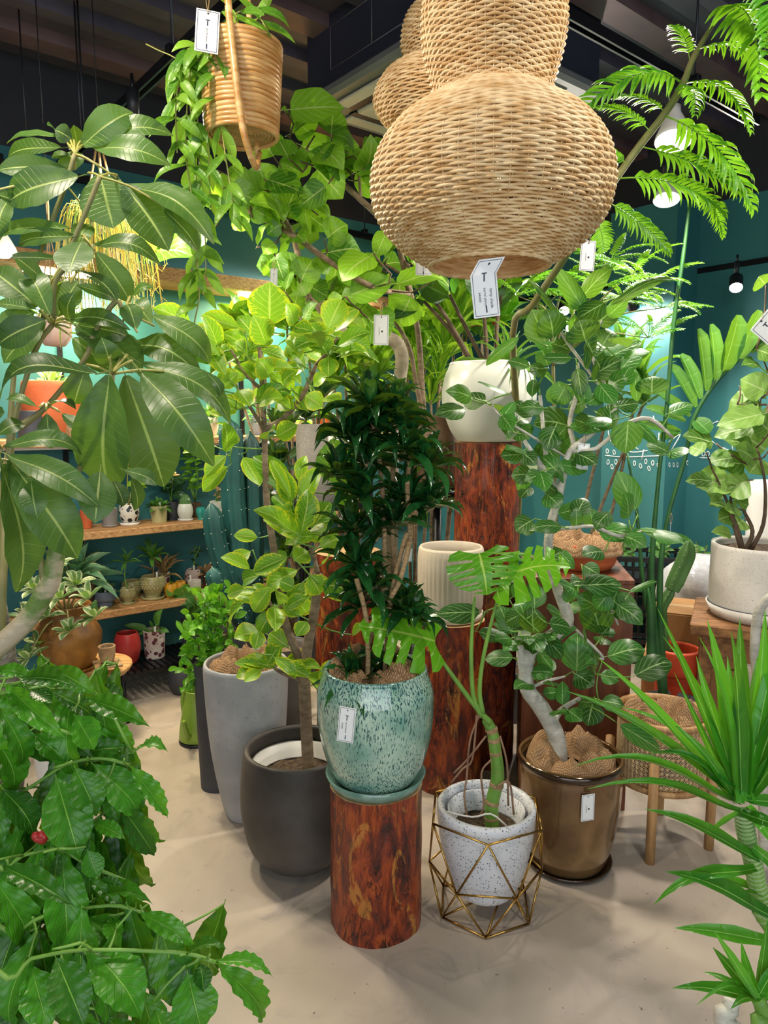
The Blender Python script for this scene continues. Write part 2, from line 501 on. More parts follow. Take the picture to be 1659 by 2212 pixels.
def tube(pts, rad, sides=6, sub=1, cap=True, closed=False):
    pts = [V(p) for p in pts]
    if isinstance(rad, (int, float)):
        rad = [rad] * len(pts)
    rad = list(rad) + [rad[-1]] * (len(pts) - len(rad))
    if sub > 1 and len(pts) > 2:
        q = catmull([V((p.x, p.y, p.z)) for p in pts], sub)
        rr = []
        for i in range(len(pts) - 1):
            rr += [rad[i] + (rad[i + 1] - rad[i]) * k / sub for k in range(sub)]
        rad = rr + [rad[-1]]
        pts = q
    n = len(pts)
    vs, fs = [], []
    ref = V((0.31, 0.17, 0.94))
    prev = None
    for i in range(n):
        if closed:
            t = pts[(i + 1) % n] - pts[i - 1]
        else:
            t = pts[min(i + 1, n - 1)] - pts[max(i - 1, 0)]
        if t.length < 1e-9:
            t = V((0, 0, 1))
        t.normalize()
        if prev is None:
            a = ref.cross(t)
            if a.length < .1:
                a = V((1, 0, 0)).cross(t)
        else:
            a = prev - t * prev.dot(t)
        a.normalize()
        prev = a
        b = t.cross(a)
        for k in range(sides):
            an = 2 * pi * k / sides
            vs.append(pts[i] + (a * cos(an) + b * sin(an)) * rad[i])
    for i in range(n if closed else n - 1):
        j = (i + 1) % n
        for k in range(sides):
            k2 = (k + 1) % sides
            fs.append((i * sides + k, i * sides + k2, j * sides + k2, j * sides + k))
    if cap and not closed:
        fs.append(tuple(range(sides - 1, -1, -1)))
        fs.append(tuple(range((n - 1) * sides, n * sides)))
    return vs, fs


def lathe(prof, c, seg=40, sm=1, cap=True, warp=0.0, tilt=None):
    c = V(c)
    if sm > 1:
        q = catmull([V((r, 0, z)) for r, z in prof], sm)
        prof = [(max(p.x, 0.0004), p.z) for p in q]
    vs, fs = [], []
    for r, z in prof:
        for k in range(seg):
            a = 2 * pi * k / seg
            rr = r * (1 + warp * noise.noise(V((cos(a) * 1.7 + c.x * 9, sin(a) * 1.7, z * 5)))) if warp else r
            vs.append(c + V((rr * cos(a), rr * sin(a), z)))
    n = len(prof)
    for i in range(n - 1):
        for k in range(seg):
            k2 = (k + 1) % seg
            fs.append((i * seg + k, i * seg + k2, (i + 1) * seg + k2, (i + 1) * seg + k))
    if cap:
        fs.append(tuple(range(seg - 1, -1, -1)))
        if prof[-1][0] > .002:
            fs.append(tuple((n - 1) * seg + k for k in range(seg)))
    return vs, fs


def disc(c, r, seg=32, bumpy=0.0):
    c = V(c)
    vs = [c]
    fs = []
    rings = 5
    for i in range(1, rings + 1):
        for k in range(seg):
            a = 2 * pi * k / seg
            p = V((cos(a), sin(a), 0)) * r * i / rings
            vs.append(c + p + V((0, 0, bumpy * noise.noise(p * 40 + c))))
    for k in range(seg):
        fs.append((0, 1 + k, 1 + (k + 1) % seg))
    for i in range(rings - 1):
        for k in range(seg):
            a, b = 1 + i * seg + k, 1 + i * seg + (k + 1) % seg
            fs.append((a, a + seg, b + seg, b))
    return vs, fs


def cloth(c, r, rin, h, seed=0, seg=72):
    """a crumpled ring of sacking tucked into a pot mouth"""
    c = V(c)
    vs, fs, uv = [], [], []
    rows = 14
    for i in range(rows + 1):
        t = i / rows
        for k in range(seg):
            a = 2 * pi * k / seg
            rr = r + (rin - r) * t
            q = V((cos(a) * 1.5, sin(a) * 1.5, seed * 3.1))
            fold = noise.noise(q * 1.3 + V((0, 0, t * .8))) + .45 * noise.noise(q * 2.6 + V((t * 1.5, 0, t)))
            ridge = abs(noise.noise(q * 2.0 + V((t * 2.2, t * 1.1, 5))))
            z = h * (sin(pi * min(1, t * 1.1)) ** .6 * (.45 + .55 * fold + .5 * (1 - 2.2 * ridge)))
            rr *= 1 + .05 * noise.noise(q * 2 + V((0, t * 3, 3)))
            rr = min(rr, r)
            vs.append(c + V((rr * cos(a), rr * sin(a), z - (.25 * h if i == 0 else 0))))
            uv.append((a * r * 5, t * (r - rin) * 7))
    for i in range(rows):
        for k in range(seg):
            k2 = (k + 1) % seg
            fs.append((i * seg + k, i * seg + k2, (i + 1) * seg + k2, (i + 1) * seg + k))
    return vs, fs, uv


# ---------------------------------------------------------------- leaves
def interp(tab, t):
    for (a, x), (b, y) in zip(tab, tab[1:]):
        if t <= b:
            k = (t - a) / (b - a)
            k = k * k * (3 - 2 * k) * .5 + k * .5
            return x + (y - x) * k
    return tab[-1][1]


def leafgeo(tab, arch=.1, fold=.12, wave=0.0, wf=6, n=10, m=4, pet=.12, twist=0.0, skew=.35, curl=0.0, ar=.45):
    """blade from the origin to (0,1,0), half width 0.5 at most, bulging to +Z"""
    vs, fs, uv = [], [], []
    for i in range(n + 1):
        t = i / n
        wd = interp(tab, t) * .5
        tt = t ** (1 + skew * (1 if arch > 0 else 0))
        z0 = arch * 4 * tt * (1 - tt)
        for j in range(-m // 2, m // 2 + 1):
            u = j / (m / 2)
            x = u * wd
            z = z0 + (abs(x) * fold * 2 - curl * x * x * 4) * ar * 1.6
            if wave:
                z += wave * (u * u) * sin(t * wf * 2 * pi + (0 if u > 0 else 1.7))
            z += twist * x * (t - .3)
            vs.append(V((x, t, z)))
            uv.append((.5 + u * .5, t))
    k = m + 1
    for i in range(n):
        for j in range(m):
            a = i * k + j
            fs.append((a, a + 1, a + k + 1, a + k))
    if pet:
        b = len(vs)
        w_ = .012
        for y in (0.02, -pet):
            for an in (0, 2.1, 4.2):
                vs.append(V((w_ * cos(an), y, w_ * sin(an) - (.02 if y < 0 else 0))))
                uv.append((.5, .02))
        for q in range(3):
            q2 = (q + 1) % 3
            fs.append((b + q, b + q2, b + 3 + q2, b + 3 + q))
    return vs, fs, uv


TAB = {
    'schef': [(0, .10), (.08, .35), (.3, .80), (.55, 1.0), (.78, .82), (.92, .40), (1, .03)],
    'coffee': [(0, .06), (.08, .3), (.25, .8), (.48, 1.0), (.7, .82), (.86, .40), (.94, .14), (1, .02)],
    'ficus': [(0, .18), (.06, .5), (.2, .88), (.42, 1.0), (.65, .90), (.85, .55), (.95, .25), (1, .04)],
    'alti': [(0, .12), (.08, .42), (.25, .82), (.5, 1.0), (.72, .84), (.9, .42), (1, .03)],
    'umb': [(0, .30), (.04, .72), (.15, .95), (.35, 1.0), (.6, .88), (.82, .55), (.94, .22), (1, .03)],
    'strap': [(0, .55), (.15, .75), (.4, 1.0), (.7, .72), (.9, .3), (1, .02)],
    'hoya': [(0, .1), (.12, .5), (.35, .95), (.6, 1.0), (.85, .5), (1, .04)],
    'round': [(0, .2), (.1, .6), (.35, .95), (.6, 1.0), (.85, .72), (.95, .4), (1, .1)],
    'agave': [(0, .6), (.2, .72), (.5, 1.0), (.75, .75), (.92, .3), (1, .02)],
}
LK = {}


def kind(key, tab, mat, archs=(.02, .08, .16, .26), **kw):
    LK[key] = [(a, mk(key, leafgeo(TAB[tab], arch=a, **kw), mat)) for a in archs]


kind('schef', 'schef', 'Lschef', (.03, .10, .18, .28), n=12, m=4, fold=.16, wave=.008, wf=3, pet=.16, curl=.1, ar=0.38)
kind('coffee', 'coffee', 'Lcoffee', (.03, .10, .18, .26), n=26, m=6, fold=.12, wave=.028, wf=6.5, pet=.05, ar=0.4)
kind('ficus', 'ficus', 'Lficus', (.02, .08, .16), n=9, m=4, fold=.10, pet=.22, curl=.15, ar=0.6)
kind('alti', 'alti', 'Lalti', (.03, .09, .17), n=9, m=4, fold=.14, pet=.16, ar=0.55)
kind('umb', 'umb', 'Lumb', (.03, .10, .2), n=10, m=4, fold=.06, wave=.03, wf=1.7, pet=.2, ar=0.8)
kind('strap', 'strap', 'Lstrap', (.02, .08, .16, .26), n=10, m=2, fold=.3, pet=0, skew=.6, ar=0.08)
kind('comp', 'strap', 'Lcomp', (.05, .14, .24), n=6, m=2, fold=.35, pet=0, skew=.6, ar=0.2)
kind('hoya', 'hoya', 'Lhoya', (.04, .14), n=6, m=2, fold=.12, pet=.08, ar=0.3)
kind('bush', 'round', 'Lbush', (.03, .12), n=5, m=2, fold=.15, pet=.08, ar=0.55)
kind('dark', 'alti', 'Ldark', (.05, .15), n=8, m=4, fold=.1, pet=.1, ar=0.45)
kind('fat', 'umb', 'Lfat', (.05, .14), n=10, m=4, fold=.05, wave=.035, wf=3, pet=.2, ar=0.8)
kind('var', 'round', 'Lvar', (.05, .12), n=6, m=4, fold=.1, pet=.1, ar=0.45)
kind('agave', 'agave', 'Lagave', (.05, .16), n=8, m=4, fold=.25, pet=0, ar=0.2)
kind('dul', 'alti', 'Ldul', (.05, .15), n=6, m=2, fold=.15, pet=.1, ar=0.4)
kind('yel', 'strap', 'Lyel', (.06, .16, .26), n=8, m=2, fold=.2, pet=.03, ar=0.18)
kind('broadyel', 'alti', 'Lyel', (.06, .16), n=8, m=4, fold=.1, pet=.1, ar=0.45)
kind('grass', 'strap', 'Lyel', (.1, .25), n=7, m=2, fold=.3, pet=0, ar=0.05)
kind('strapd', 'strap', 'Ldul', (.06, .2), n=7, m=2, fold=.3, pet=0, ar=0.12)
kind('redl', 'alti', 'Lred', (.05, .15), n=6, m=2, fold=.15, pet=.1, ar=0.25)
kind('alocasia', 'umb', 'Ldul', (.05, .15), n=10, m=4, fold=.05, wave=.04, wf=5, pet=.2, ar=0.5)


def leaf(parent, key, A, B, wd, arch=None, nrm=None, jit=.3, name='leaf'):
    A, B = V(A), V(B)
    d = B - A
    L = d.length
    if L < 1e-5:
        return None
    y = d / L
    if nrm is None:
        tc = (CAM - (A + B) * .5).normalized()
        nrm = tc * .75 + V((0, 0, .5)) + V((U(-1, 1), U(-1, 1), U(-1, 1))) * jit
    z = nrm - y * nrm.dot(y)
    if z.length < .15:
        z = V((0, -1, .4)) - y * V((0, -1, .4)).dot(y)
    z.normalize()
    x = y.cross(z)
    lst = LK[key]
    if arch is None:
        me = random.choice(lst)[1]
    else:
        me = min(lst, key=lambda q: abs(q[0] - arch))[1]
    o = bpy.data.objects.new(name, me)
    COL.objects.link(o)
    o.parent = parent
    off = A - BASE[parent.name]
    m = Matrix(((x.x * wd, y.x * L, z.x * L, off.x), (x.y * wd, y.y * L, z.y * L, off.y), (x.z * wd, y.z * L, z.z * L, off.z), (0, 0, 0, 1)))
    o.matrix_basis = m
    return o


WK = {'strap': .95, 'schef': 1.35, 'coffee': 1.12, 'ficus': 1.25, 'alti': 1.2, 'umb': 1.2, 'fat': 1.25}


def leaves(parent, key, rows, ox, oy, s, Y, dY=.08, wk=1.0, tipdY=None, jit=.3):
    """rows in crop pixels: base x, base y, tip x, tip y, width [, arch [, depth offset]]"""
    bases = []
    for r in rows:
        y0 = Y + (r[6] if len(r) > 6 else U(-dY, dY))
        y1 = y0 + (U(-.06, .06) if tipdY is None else tipdY)
        A = P(ox + r[0] / s, oy + r[1] / s, y0)
        B = P(ox + r[2] / s, oy + r[3] / s, y1)
        leaf(parent, key, A, B, max(r[4] / s * mpp(A) * wk * WK.get(key, 1.3), .3 * (B - A).length * .1), r[5] if len(r) > 5 and r[5] is not None else None, jit=jit)
        bases.append(A - (B - A) * .14)
    return bases


def path(pts, Y, ox=0, oy=0, s=1.0):
    """list of (x, y[, dY]) crop pixels -> world points"""
    return [P(ox + p[0] / s, oy + p[1] / s, Y + (p[2] if len(p) > 2 else 0)) for p in pts]


def twigs(parent, stems, bases, mat, r=.0025, name='twig', maxd=.5):
    """join each leaf base to the closest stem or twig point"""
    pts = []
    for s in stems:
        for a, b in zip(s, s[1:]):
            n = max(2, int((b - a).length / .02))
            pts += [a.lerp(b, k / n) for k in range(n + 1)]
    gs = []
    todo = sorted(bases, key=lambda b: min((b - p).length_squared for p in pts))
    for b in todo:
        q = min(pts, key=lambda p: (b - p).length_squared + .02 * max(0, p.z - b.z))
        d = (b - q).length
        if d < .004 or d > maxd:
            continue
        mid = q.lerp(b, .5) + V((U(-1, 1), U(-1, 1), U(-.8, .2))) * d * .08
        part(name, tube([q, mid, b], [r * 1.5, r * 1.2, r], 4, 2), mat, parent)
        pts += [q.lerp(mid, .5), mid, mid.lerp(b, .5), b]


def hubpet(parent, hubs, bases, mat, r, maxd=.3):
    for b in bases:
        q = min(hubs, key=lambda p: (b - p).length)
        d = (b - q).length
        if .004 < d < maxd:
            part('petiole', tube([q, q.lerp(b, .5) + V((0, 0, d * .06)), b], r, 5, 2), mat, parent)


def fill(parent, key, stems, n, L, W, k0=.3, spread=.06, up=.4):
    """extra leaves near the outer ends of the stems"""
    out = []
    for _ in range(n):
        s = catmull(random.choice(stems), 4)
        p = s[int((k0 + (1 - k0) * R()) * (len(s) - 1))]
        d = V((U(-1, 1), U(-1, 1), U(-.5, 1) * up + .1)).normalized()
        a = p + d * U(.3, 1) * spread
        b = a + (d + V((U(-.5, .5), U(-.5, .5), U(-.6, .3)))).normalized() * L * U(.75, 1.2)
        leaf(parent, key, a, b, W * U(.85, 1.15))
        out.append(a)
    return out


def rosette(parent, key, c, n, L, W, up=V((0, 0, 1)), spread=(.2, 1.4), droop=.3, arch=None, name='leaf'):
    """n leaves in a spiral around the axis up; spread = angle off the axis, inner to outer"""
    up = V(up).normalized()
    a = up.cross(V((.3, .9, .1))).normalized()
    b = up.cross(a)
    for i in range(n):
        t = (i + .5) / n
        an = i * 2.39996 + U(-.2, .2)
        th = spread[0] + (spread[1] - spread[0]) * t + U(-.12, .12)
        rad = a * cos(an) + b * sin(an)
        d = up * cos(th) + rad * sin(th)
        l = L * U(.78, 1.12) * (.75 + .25 * t)
        A = V(c) + rad * W * .25 - up * l * .12 * t
        B = A + d * l + V((0, 0, -droop * l * t))
        leaf(parent, key, A, B, W * U(.85, 1.1), arch, nrm=up + rad * -.25 * cos(th) + V((0, 0, .2)), name=name)


def joined(parent, fn, name, mat):
    """leaves made by fn() joined into one mass of foliage"""
    before = set(parent.children)
    fn()
    gs = []
    for o in list(parent.children):
        if o not in before:
            mb = o.matrix_basis
            me = o.data
            uv = [(.5, .5)] * len(me.vertices)
            ul = me.uv_layers[0].data
            for l in me.loops:
                uv[l.vertex_index] = tuple(ul[l.index].uv)
            gs.append(([mb @ v.co + BASE[parent.name] for v in me.vertices], [tuple(p.vertices) for p in me.polygons], uv))
            bpy.data.objects.remove(o)
    part(name, merge(gs), mat, parent, stuff=True)


# ---------------------------------------------------------------- pots
def pot(name, label, c, prof, mat, soil=None, soilmat='soil', saucer=None, sm=4, seg=48, wall=.012, cat='pot', group=None, soilz=None, warp=0.0):
    """prof: outside (r,z) from the foot to the rim; the inside is made from it"""
    c = V(c)
    t = thing(name, label, cat, c, group)
    base = c.copy()
    if saucer:
        sr, sh, smat = saucer
        part('saucer', lathe([(sr * .82, 0), (sr * .9, .002), (sr, sh), (sr - .006, sh), (sr * .86, sh * .4), (.001, sh * .35)], c, 44), smat, t)
        base = c + V((0, 0, sh * .38))
    q = catmull([V((r, 0, z)) for r, z in prof], sm)
    out = [(p.x, p.z) for p in q]
    rt, zt = out[-1]
    full = [(.001, 0)] + out + [(rt - wall * .3, zt + wall * .35), (rt - wall * .75, zt + wall * .3)]
    H = zt
    zs = soilz if soilz is not None else H * .86
    for r, z in reversed(out):
        if z > zs * .9 and z < H - .002:
            full.append((r - wall, z))
    full.append((max(full[-1][0] - .002, .003), zs * .9))
    full.append((.002, zs * .9))
    part('body', lathe(full, base, seg, cap=False, warp=warp), mat, t)
    rs = min(r for r, z in out if z >= zs * .9) - wall * .6
    if soil is not False:
        part('soil', disc(base + V((0, 0, zs)), rs, 28, .008), soilmat, t)
    return t, base


def stub(c, r, prof_k, h):
    return [(r * k, h * z) for k, z in prof_k]


def tag(label, top, w_, h_, ang=0.0, yaw=0.0, pitch=0.0, front=True, bent=False, hang=.035, words=None):
    """paper tag hanging from `top` on a jute loop; ang = roll in the picture, yaw = turn about the vertical"""
    top = V(top)
    m = Matrix.Rotation(yaw, 3, 'Z') @ Matrix.Rotation(pitch, 3, 'X') @ Matrix.Rotation(ang, 3, 'Y')

    def L(x, z, y=0.0):
        if bent and z > -h_ * .26:
            k = z + h_ * .26
            x = x + k * .75
            y = y + k * .2
        return top + m @ V((x, y, z))
    t = thing('price_tag', label, 'tag', top)
    xs, zs = w_ / 2, [0, -h_ * .26, -h_ * .6, -h_]
    vs, fs = [], []
    for y in (-.0004, .0004):
        for z in zs:
            vs += [L(-xs, z, y), L(xs, z, y)]
    n = len(zs) * 2
    for i in range(len(zs) - 1):
        a = i * 2
        fs += [(a, a + 2, a + 3, a + 1), (n + a, n + a + 1, n + a + 3, n + a + 2)]
        fs += [(a, n + a, n + a + 2, a + 2), (a + 1, a + 3, n + a + 3, n + a + 1)]
    fs += [(0, 1, n + 1, n), (n - 2, 2 * n - 2, 2 * n - 1, n - 1)]
    cd = part('card', (vs, fs), 'card', t, False)
    e = -.0011
    # printed border
    bd = []

    def strip(x0, z0, x1, z1, th):
        d = V((x1 - x0, 0, z1 - z0))
        nn = V((-d.z, 0, d.x)).normalized() * th / 2
        q = [L(x0 + nn.x, z0 + nn.z, e), L(x1 + nn.x, z1 + nn.z, e), L(x1 - nn.x, z1 - nn.z, e), L(x0 - nn.x, z0 - nn.z, e)]
        bd.append((q, [(0, 1, 2, 3)]))
    i_ = w_ * .07
    for a_, b_ in ((-xs + i_, xs - i_),):
        strip(a_, -i_, b_, -i_, w_ * .018)
        strip(a_, -h_ + i_, b_, -h_ + i_, w_ * .018)
        for xx in (a_, b_):
            strip(xx, -i_, xx, -h_ * .26, w_ * .018)
            strip(xx, -h_ * .26, xx, -h_ + i_, w_ * .018)
    if front:
        strip(0, -h_ * .24, 0, -h_ * .38, w_ * .05)
        strip(-w_ * .1, -h_ * .24, w_ * .1, -h_ * .24, w_ * .04)
        strip(0, -h_ * .80, 0, -h_ * .92, w_ * .05)
    hole = []
    hc = -h_ * .09
    for k in range(8):
        hole.append(L(cos(k * pi / 4) * w_ * .045, hc + sin(k * pi / 4) * w_ * .045, e))
    bd.append((hole, [tuple(range(8))]))
    part('print', merge(bd), 'ink', cd, False)
    for (txt, x, z, size) in (words or ([('barrel plants', 0, -h_ * .43, w_ * .13)] if front else [('barrel plants', -w_ * .12, -h_ * .42, w_ * .1)])):
        cu = bpy.data.curves.new('lettering', 'FONT')
        cu.body = txt
        cu.size = size
        cu.fill_mode = 'FRONT'
        o = bpy.data.objects.new('lettering', cu)
        COL.objects.link(o)
        dg = bpy.context.evaluated_depsgraph_get()
        me = bpy.data.meshes.new_from_object(o.evaluated_get(dg))
        bpy.data.objects.remove(o)
        # text runs down the card
        vs = [L(x + v.co.y - size * .35, z - v.co.x, e) for v in me.vertices]
        part('lettering', (vs, [tuple(p.vertices) for p in me.polygons]), 'ink', cd, False)
        bpy.data.meshes.remove(me)
    if not front:
        q = [L(cos(k * pi / 4) * w_ * .07 + w_ * .06, -h_ * .55 + sin(k * pi / 4) * w_ * .07, e) for k in range(8)]
        part('emblem', (q, [tuple(range(8))]), 'ink', cd, False)
    if hang:
        h0 = L(0, hc)
        part('string', merge([tube([h0 + V((0, -.002, 0)), h0 + V((.004, -.002, hang * .6)), h0 + V((.001, .004, hang))], .0009, 4, 3),
                              tube([h0 + V((0, .002, 0)), h0 + V((-.004, .003, hang * .6)), h0 + V((.001, .004, hang))], .0009, 4, 3)]), 'string', t)
    return t

# ---------------------------------------------------------------- the room
dL = V((sin(math.radians(51)), cos(math.radians(51)), 0))      # along the shelf wall, going away
nL = V((dL.y, -dL.x, 0))                                        # out of the shelf wall into the room
dR = V((-dL.y, dL.x, 0))
nR = V((-dL.x, -dL.y, 0))
AL = math.atan2(dL.y, dL.x)
W0 = V((-1.46, 4.15, 0))
R0 = P(1545, 437, 4.75)
R0.z = 0
k_ = (R0 - W0)
tc_ = k_.dot(dL)                        # dL and dR are perpendicular
CO = W0 + dL * tc_                      # the far corner
ZT, ZC = 2.85, 3.3
Wn, Rn = W0 - dL * 6.2, CO - dR * 7.0


def quad(a, b, c, d):
    return [V(a), V(b), V(c), V(d)], [(0, 1, 2, 3)]


def zz(p, z):
    return V((p.x, p.y, z))


def slabwall(a, b, n, z0, z1, th=.12):
    a0, b0 = a - n * th, b - n * th
    vs = [zz(q, z) for z in (z0, z1) for q in (a, b, b0, a0)]
    return vs, [(3, 2, 1, 0), (4, 5, 6, 7), (0, 1, 5, 4), (1, 2, 6, 5), (2, 3, 7, 6), (3, 0, 4, 7)]


fl = [V((-7.5, -3.2, 0)), V((7.5, -3.2, 0)), zz(Rn, 0), zz(CO, 0), zz(Wn, 0)]
struct('floor', (fl + [p - V((0, 0, .1)) for p in fl], [(0, 1, 2, 3, 4), (9, 8, 7, 6, 5)] + [(i, (i + 1) % 5, 5 + (i + 1) % 5, 5 + i) for i in range(5)]), 'floor')
struct('wall_left', slabwall(Wn, CO, nL, 0, ZT), 'teal')
struct('wall_left_upper', slabwall(Wn, CO, nL, ZT, ZC), 'dark')
struct('wall_right', slabwall(CO, Rn, nR, 0, ZT), 'teal')
struct('wall_right_upper', slabwall(CO, Rn, nR, ZT, ZC), 'dark')
cl = [zz(p, ZC) for p in fl]
ceil = struct('ceiling', (cl + [p + V((0, 0, .12)) for p in cl], [(4, 3, 2, 1, 0), (5, 6, 7, 8, 9)] + [(i, (i + 1) % 5, 5 + (i + 1) % 5, 5 + i) for i in range(5)]), 'deck')
for i in range(15):                                            # ribs of the steel deck run along the shelf wall
    o_ = .28 + i * .31
    c_ = W0 + nL * o_ + dL * .35
    L_ = 6.6
    g = box(zz(c_, ZC - .055), L_, .075 if i % 3 else .13, .055, AL)
    part('ceiling_rib', g, 'rib' if i % 3 == 0 else 'deck', ceil, False)
# base trim of the shelf wall
struct('baseboard_left', slabwall(Wn + nL * .012, CO + nL * .012, nL, 0, .07, .012), 'dark')
# column standing out of the right wall
pf = R0 + nR * .28
cA, cB = PL(1300, 985, pf, nR), PL(1438, 985, pf, nR)
cA.z = cB.z = 0
col = [cA, cB, cB - nR * .28, cA - nR * .28]
struct('wall_right_column', ([zz(p, z) for z in (0, ZT) for p in col], [(3, 2, 1, 0), (4, 5, 6, 7), (0, 1, 5, 4), (1, 2, 6, 5), (2, 3, 7, 6), (3, 0, 4, 7)]), 'teal')
# shop front behind the camera: piers and a lintel around a wide opening
struct('wall_front', merge([box((-5.6, -3.26, 0), 3.8, .12, ZC), box((5.6, -3.26, 0), 3.8, .12, ZC), box((0, -3.26, 2.95), 7.4, .12, ZC - 2.95)]), 'dark')

# chalk drawing on the column and the wall beside it
ch = thing('chalk_drawing', 'white chalk drawing of curls and hanging drops on the teal wall', 'drawing', zz(cB, 1.3))


def stroke(pts, pl, n, r=.004):
    q = [PL(x, y, pl, n) + n * .0015 for x, y in pts]
    v, f = tube(q, r, 4, 3 if len(pts) > 2 else 1)
    return [p - n * ((p - pl).dot(n) - .0015) * .6 for p in v], f


def loop(cx, cy, w_, h_, a=0.0):
    return [(cx + cos(t) * w_ / 2 * cos(a) - sin(t) * h_ / 2 * sin(a), cy + cos(t) * w_ / 2 * sin(a) + sin(t) * h_ / 2 * cos(a)) for t in [i * pi / 4 for i in range(9)]]


c_s = 1 / 4.377


def c2(lst):
    return [(1280 + x * c_s, 880 + y * c_s) for x, y in lst]


for k, pts in enumerate(([(165, 150), (150, 235), (180, 330), (240, 375), (300, 380)], [(175, 150), (205, 160), (215, 190)], [(300, 395), (380, 425), (520, 410)], [(390, 365), (435, 400)],
                         [(120, 455), (300, 470), (650, 458)], [(285, 430), (292, 495)], [(485, 400), (465, 500)], [(575, 80), (590, 130)], [(630, 240), (625, 310), (605, 345)], [(720, 330), (830, 255), (750, 400)])):
    part('stroke', stroke(c2(pts), pf, nR), 'chalk', ch)
for x, y in ((140, 415), (205, 425), (148, 518), (185, 562), (222, 517), (397, 530), (455, 555), (505, 512), (535, 578), (570, 527), (624, 550)):
    part('drop', stroke(c2(loop(x, y, 22, 44, U(-.3, .3))), pf, nR, .0035), 'chalk', ch)
for pts in ([(1190, 130), (1130, 160), (1095, 230), (1120, 310), (1220, 380), (1330, 415)], [(1290, 230), (1310, 320), (1330, 410)], [(1015, 478), (1120, 478), (1240, 460), (1400, 455)], [(1250, 380), (1240, 470)], [(1230, 100), (1370, 40)]):
    part('stroke', stroke(c2(pts), R0, nR), 'chalk', ch)
for x, y in ((1050, 440), (1090, 440), (1385, 415)):
    part('drop', stroke(c2(loop(x, y, 30, 44, .2)), R0, nR, .0035), 'chalk', ch)
for x in (725, 765, 800, 895, 925):
    part('drop', stroke(c2(loop(x, 545 if x < 850 else 525, 14, 40)), cB, V((dR.x, dR.y, 0)) * -1, .003), 'chalk', ch)


# ---------------------------------------------------------------- ceiling air conditioner
def at(c, a, b, z):
    return V((c.x, c.y, 0)) + dL * a + dR * b + V((0, 0, z))


ac_c = V((.307, 3.565, 0))
ac = thing('ceiling_air_conditioner', 'black boxed ceiling cassette air conditioner with grey grille behind the wicker lamps', 'air conditioner', zz(ac_c, 2.96))
part('housing', box(zz(ac_c, 3.0), .95, .95, .30, AL, .004), 'acbox', ac, False)
part('outer_frame', box(zz(ac_c, 2.945), 1.0, 1.0, .055, AL, .02), 'acframe', ac, False)
acp = part('panel', box(at(ac_c, 0, 0, 2.925), .62, .62, .022, AL, .008), 'acpanel', ac, False)
for s_ in range(4):
    a_ = AL + s_ * pi / 2
    o_ = V((cos(a_), sin(a_), 0)) * .40
    part('louver', box(zz(ac_c + o_, 2.93), .07, .60, .012, a_, .004), 'acpanel', ac, False)
    part('louver_slot', box(zz(ac_c + V((cos(a_), sin(a_), 0)) * .345, 2.935), .045, .62, .012, a_), 'black', ac, False)
part('grille_backing', box(at(ac_c, 0, 0, 2.921), .40, .40, .004, AL), 'black', acp, False)
for i in range(16):
    part('grille_slat', box(at(ac_c, 0, -.19 + i * .0253, 2.914), .40, .006, .007, AL), 'acframe', acp, False)
for s1 in (-1, 1):
    part('hanger_rod', tube([at(ac_c, s1 * .51, .49 * s1, 2.86), at(ac_c, s1 * .51, .49 * s1, ZC)], .006, 6), 'rod', ac)
part('housing_seam', merge([tube([at(ac_c, -.477, .28 - .3 * k, 3.06), at(ac_c, -.477, .28 - .3 * k, 3.24)], .0025, 4) for k in range(3)] + [tube([at(ac_c, -.477, .28, 3.06), at(ac_c, -.477, -.3, 3.06)], .0025, 4), tube([at(ac_c, -.477, .28, 3.24), at(ac_c, -.477, -.3, 3.24)], .0025, 4)]), 'acframe', ac)


# ---------------------------------------------------------------- lighting tracks and lamps
def track(label, anchor, d, t0, t1, rods):
    t = thing('lighting_track', label, 'track', anchor, 'black lighting tracks hung under the ceiling')
    a = math.atan2(d.y, d.x)
    c = anchor + d * ((t0 + t1) / 2)
    part('rail', merge([box(c - V((0, 0, .0)), t1 - t0, .036, .012, a), box(c + V((-d.y, d.x, 0)) * .014 + V((0, 0, -.022)), t1 - t0, .008, .022, a), box(c - V((-d.y, d.x, 0)) * .014 + V((0, 0, -.022)), t1 - t0, .008, .022, a)]), 'black', t, False)
    part('conductor', box(c + V((0, 0, -.004)), t1 - t0, .006, .004, a), 'rod', t, False)
    for r_ in rods:
        q = anchor + d * r_
        part('hanger_rod', tube([q + V((0, 0, .01)), zz(q, ZC)], .0045, 6), 'rod', t)
        part('clamp', box(q + V((0, 0, .006)), .03, .045, .03, a, .004), 'black', t, False)
    return t


ZTR = 2.72
dT = -dR
track('black ceiling track slanting above the umbrella plant on the left', Zp(240, 250, ZTR), dT, -1.3, 1.25, (-1.2, -.35, .62))
track('black ceiling track along the top of the shelf wall', Zp(270, 404, ZTR), dL, -1.4, 3.6, (-.6, .62, 1.6, 2.5))
track('black ceiling track crossing above the fern fronds at top right', Zp(1330, 90, ZTR), dL, -1.2, 1.0, (-.3, .5))
track('black ceiling track along the right-hand teal wall', Zp(1550, 578, 2.45), dR, -1.6, 3.0, (-.9, .3, 1.7))
for px_ in (45, 165):
    q = P(px_, 100, 3.4)
    solo('hanger_rod', tube([V((q.x, q.y, 2.72)), V((q.x, q.y, ZC))], .004, 6), 'rod', 'thin steel ceiling rod, ' + ('leftmost at the picture edge' if px_ < 100 else 'second from the left edge'), 'rod', V((q.x, q.y, 2.72)))


